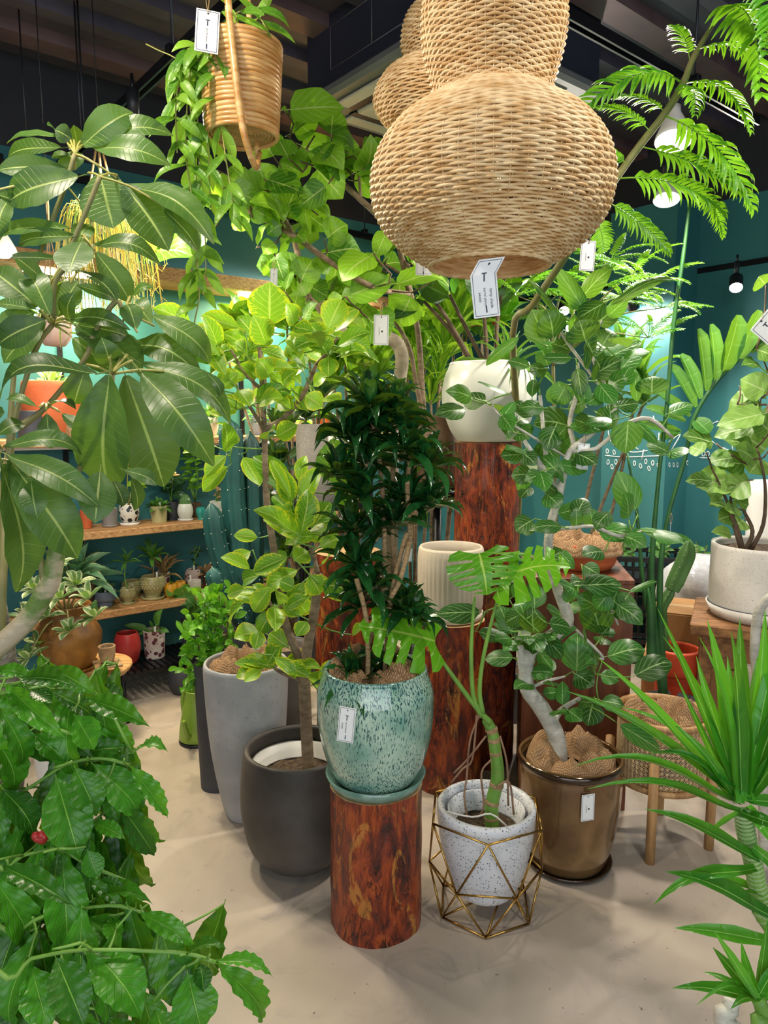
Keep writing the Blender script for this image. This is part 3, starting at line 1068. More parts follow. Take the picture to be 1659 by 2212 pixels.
def lamp(label, face, dia, Zt, aim=V((0, 0, -1)), power=30, black=False, col=(1.0, .90, .78)):
    """a reflector bulb on a track socket, face = centre of the lit disc"""
    face = V(face)
    t = thing('track_lamp', label, 'lamp', face, 'lit track lamps')
    aim = V(aim).normalized()
    q = aim.rotation_difference(V((0, 0, -1))).inverted()
    r = dia / 2

    def lt(prof, mat, nm):
        v, f = lathe(prof, (0, 0, 0), 28, cap=False)
        part(nm, ([face + q @ p for p in v], f), mat, t)
    if black:
        lt([(r * .96, .0), (r, .01), (r, dia * 1.2), (r * .6, dia * 1.35), (.002, dia * 1.36)], 'blackplastic', 'shade')
        top = dia * 1.36
    else:
        lt([(r * .97, 0), (r, .004), (r * .93, dia * .16), (r * .62, dia * .55), (r * .34, dia * .85), (r * .32, dia * 1.05), (.002, dia * 1.06)], 'white', 'reflector')
        top = dia * 1.05
    v, f = disc((0, 0, 0), r * .94, 24)
    part('lit_face', ([face + q @ (p + V((0, 0, .003))) for p in v], [tuple(reversed(i)) for i in f]), 'lampon', t)
    tp = face + q @ V((0, 0, top))
    part('socket', tube([tp, tp + V((0, 0, .09))], [dia * .16, dia * .19], 12), 'blackplastic', t)
    part('stem', tube([tp + V((0, 0, .08)), V((tp.x, tp.y, max(Zt, tp.z + .1)))], .006, 6), 'black', t)
    l = bpy.data.lights.new('lamp_light', 'SPOT')
    l.energy = power
    l.color = col
    l.spot_size = math.radians(174)
    l.spot_blend = .35
    l.shadow_soft_size = r
    o = bpy.data.objects.new('lamp_light', l)
    COL.objects.link(o)
    o.location = face + aim * .02 - BASE[t.name]
    o.rotation_euler = (q.to_euler())
    o.parent = t
    return t


lamp('white bulb lamp glowing above the umbrella plant', P(285, 325, 2.72), .125, ZTR, V((0, -.25, -1)), 95, col=(1.0, .86, .68))
lamp('small white lamp glowing behind the broad-leaved fig', P(733, 560, 4.7), .10, ZTR, V((0, -.4, -1)), 90)
lamp('white lamp glowing through the upper fern fronds', P(1455, 305, 2.7), .13, ZTR, V((-.1, -.3, -1)), 100)
lamp('white lamp glowing through the lower fern fronds', P(1440, 432, 3.5), .12, ZTR, V((-.1, -.35, -1)), 100)
lamp('black can spotlight high on the right-hand wall track', P(1590, 622, 4.3), .075, 2.45, V((-.3, -.7, -.8)), 45, True)
lamp('black can spotlight on the wall track beside the column', P(1370, 668, 4.7), .075, 2.45, V((.55, .35, -1)), 26, True)
lamp('small spotlight glowing behind the feathery plant', P(1219, 672, 5.0), .075, 2.45, V((-.1, -.8, -.7)), 40, True)
lamp('white lamp glowing at the left picture edge by the hanging pot', P(8, 545, 3.0), .10, ZTR, V((.2, -.3, -1)), 40)
# lamps of the same tracks nearer the shop front, above the camera
lamp('track lamp nearest the entrance, left of the hanging basket', V((-.75, 1.0, 2.6)), .125, ZTR, V((.1, .2, -1)), 55, col=(1.0, .86, .70))
lamp('track lamp nearest the entrance, right of the wicker lamp', V((.95, 1.1, 2.6)), .125, ZTR, V((-.1, .2, -1)), 45)


# ---------------------------------------------------------------- shelves on the left wall
def WL(px, py, off):             # point on the vertical plane standing `off` out of the shelf wall
    return PL(px, py, W0 + nL * off, nL)


SH = {'a': .485, 'b': .917, 'c': 1.40, 'd': 2.24}
names = {'a': 'lowest wooden wall shelf, carrying bobbled and yellow pots', 'b': 'wooden wall shelf carrying the small cactus and splashed pots', 'c': 'wooden wall shelf at eye level behind the umbrella plant', 'd': 'topmost wooden wall shelf with lights under it'}
for k_, z_ in SH.items():
    t0, t1 = (-2.2, 1.28 if k_ == 'a' else 2.4)
    dp = .30 if k_ != 'd' else .26
    c_ = W0 + dL * ((t0 + t1) / 2) + nL * (dp / 2 + .01)
    t = thing('wall_shelf', names[k_], 'shelf', zz(c_, z_ - .035))
    part('board', box(zz(c_, z_ - .04 if k_ != 'd' else z_), t1 - t0, dp, .04 if k_ != 'd' else .075, AL, .004), 'shelf', t, False)
    for s_ in (-1.6, -.35, .72, 1.75):
        if s_ < t1:
            q = W0 + dL * s_
            part('bracket', merge([box(zz(q + nL * .13, z_ - .07), .22, .012, .03, AL + pi / 2), box(zz(q + nL * .015, z_ - .16), .012, .012, .12, AL)]), 'black', t, False)
    if k_ in 'cd':
        q = W0 + nL * (.2)
        for a_, b_ in (((-.55, -.1), (.62, .95)) if k_ == 'd' else ((-1.0, .9),)):
            cc = q + dL * ((a_ + b_) / 2)
            part('led_lamp' if k_ == 'd' else 'cable_duct', box(zz(cc, z_ - (.022 if k_ == 'd' else .055)), b_ - a_, .05, .016, AL, .003), 'ledon' if k_ == 'd' else 'white', t, False)
            if k_ == 'd':
                l = bpy.data.lights.new('led_light', 'AREA')
                l.shape = 'RECTANGLE'
                l.size, l.size_y = b_ - a_, .05
                l.energy = 34
                l.color = (1, .80, .46)
                o = bpy.data.objects.new('led_light', l)
                COL.objects.link(o)
                o.parent = t
                o.location = zz(cc, z_ - .03) - BASE[t.name]
                o.rotation_euler = (0, 0, AL)
for i, s_ in enumerate((-1.6, -.35, .72, 1.75)):
    q = W0 + dL * s_ + nL * .008
    solo('shelf_rail', merge([box(zz(q, .3), .025, .014, 2.05, AL)] + [box(zz(q + nL * .008, .36 + j * .05), .006, .004, .018, AL) for j in range(38)]), 'black', ['slotted black upright leftmost on the shelf wall', 'slotted black upright behind the bobbled pots', 'slotted black upright behind the cactus', 'slotted black upright furthest along the shelf wall'][i], 'rail', zz(q, .3), smooth=False)

# ---------------------------------------------------------------- logs
def log(label, c, r, h, seed=0):
    c = V(c)
    t = thing('log_stand', label, 'log', c, 'varnished log stands')
    seg, rows = 56, 30
    vs, fs = [], []
    for i in range(rows + 1):
        z = h * i / rows
        for k in range(seg):
            a = 2 * pi * k / seg
            q = V((cos(a), sin(a), z * 2.2 + seed * 7.3))
            rr = r * (1 + .045 * noise.noise(q * 1.1) + .02 * noise.noise(q * 4) + .012 * noise.noise(V((q.x * 9, q.y * 9, q.z * 2))))
            vs.append(c + V((rr * cos(a), rr * sin(a), z)))
    for i in range(rows):
        for k in range(seg):
            k2 = (k + 1) % seg
            fs.append((i * seg + k, i * seg + k2, (i + 1) * seg + k2, (i + 1) * seg + k))
    part('bark', (vs, fs), 'log', t)
    top = [p + V((0, 0, .0)) for p in vs[-seg:]]
    part('cut_top', (top + [c + V((0, 0, h + .001))], [(k, (k + 1) % seg, seg) for k in range(seg)]), 'logend', t, False)
    part('cut_bottom', (vs[:seg] + [c], [((k + 1) % seg, k, seg) for k in range(seg)]), 'logend', t, False)
    return c + V((0, 0, h))


def foot(px, py, r):             # floor point whose front edge at radius r is seen at px,py
    p = Zp(px, py, 0)
    d = V((p.x, p.y, 0)).normalized()
    return p + d * r


c1 = foot(812, 2048, .132)
L1 = log('short varnished log on the floor under the green glazed pot', c1, .136, .435, 1)
c2_ = foot(968, 1722, .132)
L2 = log('knee-high varnished log under the ribbed cream pot', c2_, .138, .70, 2)
c3 = P(1054, 955, 3.08)
L3 = log('tallest varnished log, carrying the round white bowl', zz(c3, 0), .137, c3.z, 3)
c4 = P(752, 1190, 2.95)
L4 = log('varnished log standing behind the dark corn plant on the left', zz(c4, 0), .138, c4.z, 4)


# ---------------------------------------------------------------- large pots
def rz(r, h, tab):
    return [(r * a, h * b) for a, b in tab]


G1 = thing  # (kept short)
gp, gb = pot('glazed_pot', 'sage green speckled glazed pot with saucer on the short log', L1 + V((0, 0, .002)), rz(.17, .335, [(.60, 0), (.70, .03), (.86, .2), (.97, .45), (1.0, .68), (.985, .82), (.90, .955), (.885, 1)]), 'greenglaze', saucer=(.148, .034, 'greensaucer'), soilz=.27)
wc = P(1050, 1760, 2.07)
wc.z = .058
wp, wb = pot('terrazzo_pot', 'white speckled terrazzo pot inside the brass wire frame', wc, rz(.150, .275, [(.50, 0), (.60, .02), (.74, .18), (.88, .45), (.97, .75), (1.0, 1)]), 'terrazzo', wall=.022, soilz=.20)
# inner nursery pot seen inside the terrazzo pot
part('liner', lathe([(.10, .20), (.112, .262), (.118, .264), (.114, .255), (.098, .205)], wb, 40, cap=False), 'terrazzo', wp)
bc = foot(1222, 1908, .13)
bp, bb = pot('bronze_pot', 'shiny bronze glazed pot with black saucer holding the banyan fig', bc, rz(.172, .375, [(.66, 0), (.74, .03), (.88, .25), (.97, .55), (1.0, .85), (.985, .93), (1.01, .97), (1.0, 1)]), 'bronze', saucer=(.15, .022, 'bronzedark'), soilz=.30)
part('rim', lathe([(.170, .352), (.176, .362), (.176, .374), (.168, .378)], bb, 48, cap=False), 'bronzedark', bp)
dc = foot(648, 1893, .10)
dp_, db = pot('dark_round_pot', 'charcoal egg-shaped pot left of the short log', dc, rz(.195, .40, [(.42, 0), (.60, .025), (.86, .17), (.98, .42), (1.0, .6), (.97, .85), (.935, .97), (.925, 1)]), 'darkpot', wall=.02, soilz=.30)
part('liner', lathe([(.135, .30), (.150, .352), (.160, .354), (.152, .346), (.132, .305)], db, 40, cap=False), 'white', dp_)
tc = foot(540, 1782, .09)
tp_, tb = pot('tall_concrete_pot', 'tall light grey concrete planter at the left of the group', tc, rz(.157, .60, [(.50, 0), (.58, .02), (.72, .18), (.88, .45), (.97, .75), (1.0, .96), (.985, 1)]), 'concrete', soilz=.55)
sc_ = foot(472, 1714, .07)
sp_, sb_ = pot('slim_slate_pot', 'slim dark slate cylinder pot left of the tall concrete planter', sc_, rz(.082, .52, [(.80, 0), (.84, .01), (.92, .4), (1.0, .98), (1.0, 1)]), 'slate', soilz=.48)
g5 = P(618, 1435, 2.95)
pot('grey_cylinder_pot', 'mid grey cylinder pot with gravel behind the fig trunk', zz(g5, 0), rz(.105, .55, [(.82, 0), (.86, .01), (.95, .5), (1, .98), (1, 1)]), 'concrete2', soilz=.52, soilmat='gravel')
wq0 = P(140, 1610, 2.35)
pot('white_planter', 'plain white tapered planter behind the coffee plant on the left', zz(wq0, 0), rz(.10, .42, [(.7, 0), (.74, .02), (.9, .6), (1, .98), (1, 1)]), 'white', soilz=.38)

# ribbed cream pot on the knee-high log
rc = L2 + V((0, 0, .002))
rp = thing('ribbed_pot', 'cream vertically ribbed pot with saucer on the knee-high log', 'pot', rc)
part('saucer', lathe([(.118, 0), (.128, .006), (.132, .03), (.126, .03), (.120, .012), (.001, .01)], rc, 44), 'beigerib', rp)
seg, vs, fs = 168, [], []
pr = [(.112, .012), (.122, .02), (.130, .06), (.133, .15), (.133, .25), (.130, .285), (.124, .295), (.116, .29), (.114, .26), (.112, .2)]
for r_, z_ in pr:
    for k in range(seg):
        a = 2 * pi * k / seg
        rr = r_ + (.0028 * abs(sin(a * 21)) - .002 if .03 < z_ < .28 and r_ > .115 else 0)
        vs.append(rc + V((rr * cos(a), rr * sin(a), z_)))
for i in range(len(pr) - 1):
    for k in range(seg):
        fs.append((i * seg + k, i * seg + (k + 1) % seg, (i + 1) * seg + (k + 1) % seg, (i + 1) * seg + k))
part('body', (vs, fs), 'beigerib', rp)
part('soil', disc(rc + V((0, 0, .25)), .114, 28, .008), 'soil', rp)
# white bowl on the tallest log
wbp, wbb = pot('white_bowl_pot', 'round white ceramic bowl pot on the tallest log', L3 + V((0, 0, .002)), rz(.198, .325, [(.60, 0), (.66, .02), (.82, .16), (.97, .42), (1.0, .62), (.95, .82), (.86, .955), (.84, 1)]), 'whiteglaze', soilz=.28, seg=56)
# speckled grey pot on the log at the left
sg = L4 + V((0, 0, .002))
sg = P(712, 1080, 3.35)
sgp, sgb = pot('grey_speckled_pot', 'large grey speckled cylinder pot behind the variegated fig', sg, rz(.155, .345, [(.86, 0), (.90, .02), (.96, .5), (1, .98), (1, 1)]), 'greyspeck', soilz=.31)
solo('plant_stand', merge([box(zz(sg, sg.z - .03), .34, .34, .03, .4)] + [tube([zz(sg + V((x, y, 0)), 0), zz(sg + V((x * .9, y * .9, 0)), sg.z - .03)], .012, 8) for x in (-.13, .13) for y in (-.13, .13)]), 'black', 'black stand under the grey speckled pot', 'stand', zz(sg, 0), smooth=False)
# dark clay pot behind, with the tall broad-leaved fig
br = P(945, 1055, 3.30)
brp, brb = pot('brown_clay_pot', 'dark brown clay pot behind the corn plant heads', br, rz(.105, .33, [(.80, 0), (.95, .08), (1.0, .3), (.92, .6), (.78, .85), (.86, 1)]), 'brownpot', soilz=.29, warp=.04)
solo('plant_stand', merge([tube([zz(br, 0), zz(br, br.z - .03)], .02, 10), lathe([(.09, 0), (.09, .02), (.02, .03)], zz(br, 0), 28), lathe([(.12, -.03), (.12, -.002), (.001, -.002)], br, 28)]), 'black', 'black pedestal under the brown clay pot', 'stand', zz(br, 0))

# crumpled burlap in the pot mouths
for nm, c_, r_, ri, h_, sd in (('around the corn plant in the green glazed pot', gb + V((0, 0, .30)), .140, .04, .075, 1), ('in the tall concrete planter', tb + V((0, 0, .565)), .138, .03, .07, 2), ('around the banyan trunk in the bronze pot', bb + V((0, 0, .345)), .152, .035, .075, 3)):
    solo('burlap_cloth', cloth(c_, r_, ri, h_, sd), 'burlap', 'crumpled brown burlap ' + nm, 'cloth', c_)

# ---------------------------------------------------------------- brass wire frame
wf = thing('wire_frame_stand', 'brass geometric wire frame stand around the white terrazzo pot', 'stand', zz(wc, 0))


def ringp(r, z, ph, n=6):
    return [zz(wc, z) + V((r * cos(ph + 2 * pi * k / n), r * sin(ph + 2 * pi * k / n), 0)) for k in range(n)]


ph0 = -pi / 2 - .11
up_, mid_, lo_ = ringp(.182, .315, ph0), ringp(.172, .135, ph0 + pi / 6), ringp(.150, .006, ph0)
inn_ = ringp(.075, .053, ph0 + pi / 6)
wires = [(a[k], a[(k + 1) % 6]) for a in (up_, mid_, lo_, inn_) for k in range(6)]
wires += [(up_[k], mid_[k]) for k in range(6)] + [(up_[(k + 1) % 6], mid_[k]) for k in range(6)] + [(lo_[k], mid_[k]) for k in range(6)] + [(lo_[(k + 1) % 6], mid_[k]) for k in range(6)]
wires += [(inn_[k], lo_[k]) for k in range(6)]
for a, b in wires:
    part('wire', tube([a, b], .0032, 6), 'gold', wf)

# ---------------------------------------------------------------- cherry plinth, cane planter
pc = V((.62, 2.80, 0))
bA = Zp(1350, 1753, 0)          # near right foot
bdir = (Zp(1350, 1753, 0) - Zp(1183, 1740, 0)).normalized()
pw = .40
bperp = V((-bdir.y, bdir.x, 0))
pcc = bA - bdir * pw / 2 + bperp * .22
pl = thing('wood_plinth', 'tall dark cherry wood plinth behind the banyan trunk', 'plinth', pcc)
a_ = math.atan2(bdir.y, bdir.x)
part('front_panel', box(pcc - bperp * .205, pw, .018, .89, a_, .002), 'cherry', pl, False)
part('back_panel', box(pcc + bperp * .205, pw, .018, .89, a_, .002), 'cherry', pl, False)
for s_ in (-1, 1):
    part('side_panel', box(pcc + bdir * s_ * (pw / 2 - .009), .018, .39, .89, a_, .002), 'cherry', pl, False)
part('top', box(pcc + V((0, 0, .89)), pw, .43, .018, a_, .002), 'cherry', pl, False)
hp = pcc + bdir * .04 + V((0, 0, .91))
hpt, hpb = pot('clay_pot', 'low clay pot wrapped in burlap on top of the cherry plinth', hp, rz(.13, .10, [(.8, 0), (.95, .3), (1, 1)]), 'terracotta', soilz=.08)
solo('burlap_cloth', cloth(hp + V((0, 0, .08)), .15, .03, .07, 5), 'burlap', 'crumpled brown burlap on top of the cherry plinth', 'cloth', hp + V((0, 0, .09)))

kc = V((.985, 2.44, 0))
zb, ztop, kr = .235, .475, .150
kp = thing('cane_planter', 'woven cane planter on four round oak legs', 'planter', kc)
for k, (px, py) in enumerate(((1405, 1858), (1525, 1832), (1423, 1762), (1306, 1790))):
    q = Zp(px, py, 0)
    q = kc + (q - kc).normalized() * (kr + .022)
    part('leg', merge([tube([q, q + V((0, 0, .36))], .0165, 14)]), 'oak', kp)
for z_ in (zb, ztop - .012):
    part('hoop', lathe([(kr - .004, 0), (kr + .012, 0), (kr + .012, .018), (kr - .004, .018), (kr - .004, 0)], zz(kc, z_), 56, cap=False), 'oak', kp)
gs = []


def cyl(a, z):
    return kc + V((kr * cos(a), kr * sin(a), z))


nv_ = 56
for k in range(nv_):
    a = 2 * pi * k / nv_
    for o_ in (-.011, .011):
        gs.append(tube([cyl(a + o_, zb + .01), cyl(a + o_, ztop)], .0010, 3, cap=False))
rows_ = int((ztop - zb) / .0168)
for i in range(rows_):
    z_ = zb + .012 + i * .0168
    for o_ in (-.0018, .0018):
        gs.append(tube([cyl(2 * pi * k / nv_, z_ + o_) for k in range(nv_)], .0010, 3, closed=True))
for k in range(nv_):
    a = 2 * pi * k / nv_
    for s_ in (-1, 1):
        gs.append(tube([cyl(a + pi / nv_ + s_ * 2 * pi / nv_ * j, zb + .02 + j * .0168) for j in range(rows_)], .0011, 3, cap=False))
part('cane_webbing', merge(gs), 'cane', kp, stuff=True)
part('floor_disc', lathe([(.001, 0), (kr - .004, 0), (kr - .004, .01), (.001, .01)], zz(kc, zb + .004), 40, cap=False), 'oak', kp)
kpt, kpb = pot('nursery_pot', 'dark nursery pot inside the cane planter', zz(kc, zb + .016), rz(.128, .20, [(.8, 0), (.85, .02), (1, 1)]), 'slate', soilz=.18)
solo('burlap_cloth', cloth(zz(kc, ztop - .04), .143, .03, .085, 8), 'burlap', 'crumpled brown burlap spilling over the cane planter', 'cloth', zz(kc, ztop - .04))

# ---------------------------------------------------------------- right-hand background
stc = P(1645, 1330, 2.9)
stp, stb = pot('pale_stoneware_pot', 'large pale stoneware cylinder pot with saucer on the wooden stool', stc, rz(.205, .275, [(.92, 0), (.97, .03), (1, .2), (1, .97), (.99, 1)]), 'stone', saucer=(.215, .05, 'stone'), soilz=.25, wall=.016)
part('gap_ring', lathe([(.188, .020), (.2085, .024), (.2085, .034), (.19, .036)], stb + V((0, 0, .0)), 48, cap=False), 'slate', stp)
so = thing('board_stool', 'old dark wooden stool of stacked boards under the stoneware pot', 'stool', zz(stc, 0))
for i in range(4):
    part('board', box(zz(stc, stc.z - .045) + V((cos(AL + .3), sin(AL + .3), 0)) * 0 + V((-sin(-.45), cos(-.45), 0)) * (-.19 + i * .125), .52, .12, .043, -.45, .004), 'oldwood', so, False)
for sx in (-1, 1):
    for sy in (-1, 1):
        q = V((stc.x, stc.y, 0)) + Matrix.Rotation(-.45, 3, 'Z') @ V((sx * .2, sy * .17, 0))
        part('leg', box(q, .05, .05, stc.z - .045, -.45, .004), 'oldwood', so, False)
    part('apron', box(zz(V((stc.x, stc.y, 0)) + Matrix.Rotation(-.45, 3, 'Z') @ V((0, sx * .19, 0)), stc.z - .15), .42, .02, .10, -.45), 'oldwood', so, False)


def carton(label, c, sx, sy, sz, rzz):
    t = thing('cardboard_box', label, 'box', c)
    part('body', box(c, sx, sy, sz - .004, rzz, .004), 'cardboard', t, False)
    m = Matrix.Rotation(rzz, 3, 'Z')
    for s_ in (-1, 1):
        part('flap', box(V(c) + m @ V((0, s_ * sy * .2475, sz - .004)), sx - .004, sy * .49, .005, rzz), 'cardboard', t, False)
    part('tape', merge([box(V(c) + m @ V((0, 0, sz + .001)), sx, .05, .0008, rzz), box(V(c) + m @ V((-sx / 2 - .0005, 0, sz - .09)), .0008, .05, .09, rzz)]), 'tube', t, False)
    return t


carton('brown taped cardboard box beside the board stool, on top', V((1.56, 3.5, .33)), .40, .34, .24, -.45)
carton('brown cardboard box on the floor under the taped box', V((1.55, 3.5, 0)), .46, .38, .325, -.4)
oc = P(1463, 1400, 3.25)
ocp, ocb = pot('orange_clay_pot', 'orange-red clay pot with ringed rim holding a small cactus', zz(oc, 0), rz(.102, oc.z, [(.80, 0), (.84, .02), (.9, .5), (.94, .74), (1.04, .76), (1.04, .98), (1.0, 1)]), 'orange', soilz=oc.z * .9, wall=.014)


def crate(label, c, rzz, h=.16):
    c = V(c)
    m = Matrix.Rotation(rzz, 3, 'Z')
    t = thing('plastic_crate', label, 'crate', c, 'black crates by the column')
    sx, sy = .52, .36
    part('floor_panel', box(c, sx - .02, sy - .02, .008, rzz), 'blackplastic', t, False)
    for s_, (ox, oy, lx, ly) in enumerate(((0, sy / 2, sx, .01), (0, -sy / 2, sx, .01), (sx / 2, 0, .01, sy), (-sx / 2, 0, .01, sy))):
        g = []
        g.append(box(c + m @ V((ox, oy, h - .03)), lx + .02, ly + .02, .03, rzz))
        g.append(box(c + m @ V((ox, oy, 0)), lx, ly, .03, rzz))
        g.append(box(c + m @ V((ox, oy, h * .5)), lx, ly, .012, rzz))
        L_ = max(lx, ly)
        for k in range(13):
            u_ = -L_ / 2 + L_ * k / 12
            g.append(box(c + m @ V((ox + (u_ if lx > ly else 0), oy + (u_ if ly > lx else 0), 0)), .012, .012, h, rzz))
        part('side_lattice', merge(g), 'blackplastic', t, False)
    return t


cq = P(1415, 1300, 4.45)
cq = V((cq.x, cq.y, 0))
for i in range(4):
    crate(['bottom black plastic crate of the stack by the column', 'second black crate from the floor in the stack', 'third black crate from the floor in the stack', 'topmost black crate filled with small seedlings'][i], cq + V((.01 * (i % 2), 0, .17 * i)), -.25 + .05 * (i % 2))
tq = P(1404, 1245, 4.75)
tt_ = P(1404, 1042, 4.75)
solo('cardboard_tube', lathe([(.030, 0), (.036, 0), (.036, tt_.z), (.030, tt_.z), (.030, 0)], V((tq.x, tq.y, 0)), 32, cap=False), 'tube', 'upright beige cardboard tube standing against the column', 'tube', V((tq.x, tq.y, 0)))
# crinkled clear wrap lying behind the boxes
wq = P(1520, 1255, 3.95)
v, f = lathe([(.02, -.2), (.15, -.19), (.21, -.08), (.19, .06), (.11, .13), (.02, .15)], wq, 36, 4, warp=.35)
solo('plastic_wrap', (v, f), 'plasticbag', 'crumpled clear plastic wrap heaped behind the stoneware pot', 'wrap', wq - V((0, 0, .2)))
solo('storage_box', box(zz(wq, 0) + V((.0, .0, 0)), .36, .28, wq.z - .2, -.4, .005), 'blackplastic', 'black storage box under the crumpled plastic wrap', 'box', zz(wq, 0), smooth=False)
tw = P(1650, 1180, 4.3)
pot('tall_white_pot', 'tall white pot behind the ivy-leaved plant at the right edge', zz(tw, 0), rz(.11, P(1650, 1040, 4.3).z, [(.7, 0), (.8, .2), (.95, .7), (1, 1)]), 'white', soilz=P(1650, 1060, 4.3).z, seg=40)

# ---------------------------------------------------------------- watering can
wq = foot(428, 1612, .06)
wcn = thing('watering_can', 'lime green plastic watering can on the floor', 'watering can', wq)
part('body', lathe([(.001, .0), (.075, .002), (.085, .02), (.078, .08), (.062, .16), (.05, .21), (.048, .235), (.044, .235), (.044, .2), (.001, .19)], wq + V((0, 0, .012)), 36, 2, cap=False), 'canG', wcn)
part('foot_ring', lathe([(.07, 0), (.086, 0), (.086, .014), (.07, .014)], wq, 36, cap=False), 'blackplastic', wcn)
part('handle', tube([wq + V((.04, -.02, .22)), wq + V((.055, -.03, .28)), wq + V((.02, .0, .31)), wq + V((-.03, .03, .29)), wq + V((-.075, .04, .20)), wq + V((-.07, .035, .10))], .010, 8, 4), 'canG', wcn)
part('spout', tube([wq + V((-.02, -.06, .05)), wq + V((-.022, -.10, .075)), wq + V((-.024, -.125, .125)), wq + V((-.025, -.135, .155))], [.018, .014, .011, .010], 10, 4), 'canG', wcn)

# ---------------------------------------------------------------- wicker lamps
def wicker(t, c, prof, pitch, nst, sr, seg=6, inner=None):
    c = V(c)
    q = catmull([V((r, 0, z)) for r, z in prof], 10)
    L = [0]
    for a, b in zip(q, q[1:]):
        L.append(L[-1] + (b - a).length)
    rows = int(L[-1] / pitch)
    pts = []
    j = 0
    for i in range(rows + 1):
        s_ = L[-1] * i / rows
        while j < len(L) - 2 and L[j + 1] < s_:
            j += 1
        k = (s_ - L[j]) / max(L[j + 1] - L[j], 1e-9)
        pts.append(q[j].lerp(q[j + 1], min(1, k)))
    n = nst // 2 * seg
    gs = []
    for i, p in enumerate(pts):
        ring = []
        for k in range(n):
            a = 2 * pi * k / n
            rr = p.x + sr * .75 * sin(nst / 2 * a + i * pi)
            z_ = p.z + sr * .35 * noise.noise(V((cos(a) * 4, sin(a) * 4, i * .7)))
            ring.append(c + V((rr * cos(a), rr * sin(a), z_)))
        gs.append(tube(ring, sr, 4, closed=True))
    part('weave', merge(gs), 'wicker', t, stuff=True)
    gs = []
    for k in range(nst):
        a = 2 * pi * (k + .5) / nst
        gs.append(tube([c + V((p.x * cos(a), p.x * sin(a), p.z)) for p in pts[::2]], sr * .55, 3, cap=False))
    part('stakes', merge(gs), 'wicker', t, stuff=True)
    e = pts[0]
    ring = [c + V((e.x * cos(2 * pi * k / 96) + 0, e.x * sin(2 * pi * k / 96), e.z - sr * .8 + sr * .5 * (k % 2))) for k in range(96)]
    part('rim', merge([tube(ring, sr * 1.5, 6, closed=True)]), 'wicker', t)
    top = pts[-1].z
    part('cord', tube([c + V((0, 0, top - .05)), zz(c, ZC)], .004, 8), 'black', t)
    part('ceiling_cap', lathe([(.045, 0), (.045, .03), (.002, .03)], zz(c, ZC - .032), 24), 'black', t)


lc = P(1060, 400, 1.42)
lc.z = 0
t = thing('wicker_lampshade', 'large double-gourd wicker pendant lampshade hanging in front', 'lampshade', zz(lc, 1.79))
wicker(t, lc, [(.113, 1.79), (.168, 1.825), (.209, 1.872), (.223, 1.93), (.212, 1.985), (.178, 2.032), (.132, 2.066), (.107, 2.088), (.114, 2.125), (.126, 2.175), (.129, 2.225), (.119, 2.285), (.09, 2.345), (.045, 2.385)], .0058, 50, .0030, 8)
l2 = P(950, 250, 2.1)
l2.z = 0
t = thing('wicker_lampshade', 'smaller three-bulged wicker lampshade behind the large one', 'lampshade', zz(l2, 2.05))
wicker(t, l2, [(.10, 2.05), (.165, 2.12), (.160, 2.22), (.112, 2.285), (.15, 2.31), (.18, 2.36), (.15, 2.42), (.09, 2.457), (.105, 2.505), (.09, 2.575), (.035, 2.63)], .0066, 44, .0033, 7)
tag('white price tag bent at its hole, hanging from the large wicker lampshade', P(1041, 560, 1.30), .047, .098, -.14, .1, .1, True, True, 0,
    [('barrel plants', .0, -.048, .0062), ('lamp shade', .011, -.05, .0075), ('\u00a544000', -.010, -.055, .0055)])

# ---------------------------------------------------------------- rattan hanging planter
hb = P(523, 290, 1.62)
hb = zz(hb, 2.095)
hp_ = thing('rattan_hanging_planter', 'coiled rattan bucket planter hanging from a bent rattan strap', 'planter', hb)
for i in range(20):
    rr = .073 + .011 * i / 19
    z_ = i * .0092
    ring = [hb + V(((rr + .0006 * sin(k)) * cos(2 * pi * k / 48), rr * sin(2 * pi * k / 48), z_ + .001 * sin(2 * pi * k / 48 * 2 + i))) for k in range(48)]
    part('coil', tube(ring, .0052, 8, closed=True), 'rattan', hp_)
gs = []
for i in range(9):
    rr = .068 * (i + .6) / 9
    gs.append(tube([hb + V((rr * cos(2 * pi * k / 40), rr * sin(2 * pi * k / 40), .006)) for k in range(40)], .0046, 6, closed=True))
part('coiled_base', merge(gs), 'coilbase', hp_)
part('liner', lathe([(.001, .012), (.066, .012), (.076, .16), (.072, .16), (.001, .15)], hb, 36, cap=False), 'coilbase', hp_)
part('strap', tube([P(488, -90, 1.53), P(494, 20, 1.53), P(506, 130, 1.525), P(516, 220, 1.525), P(530, 300, 1.53), P(553, 362, 1.575), P(560, 330, 1.64)], [.0075, .0075, .008, .008, .0075, .0065, .006], 8, 5), 'rattan', hp_, label='bent rattan strap running under the bucket')
part('strap', tube([P(532, -90, 1.70), P(536, 0, 1.70), P(540, 80, 1.705), P(548, 200, 1.71), P(556, 340, 1.65)], .006, 8, 5), 'rattan', hp_)
part('hanger', tube([P(488, -90, 1.53), P(505, -160, 1.6), zz(P(505, -160, 1.6), ZC)], .003, 6), 'string', hp_)
tag('white tag tucked behind the strap of the rattan hanging planter', P(450, 22, 1.53), .045, .088, .08, .25, -.2, True, False, .05)
hy = thing('trailing_hoya', 'trailing green plant with slim leaves spilling from the rattan planter', 'plant', hb + V((0, 0, .16)))
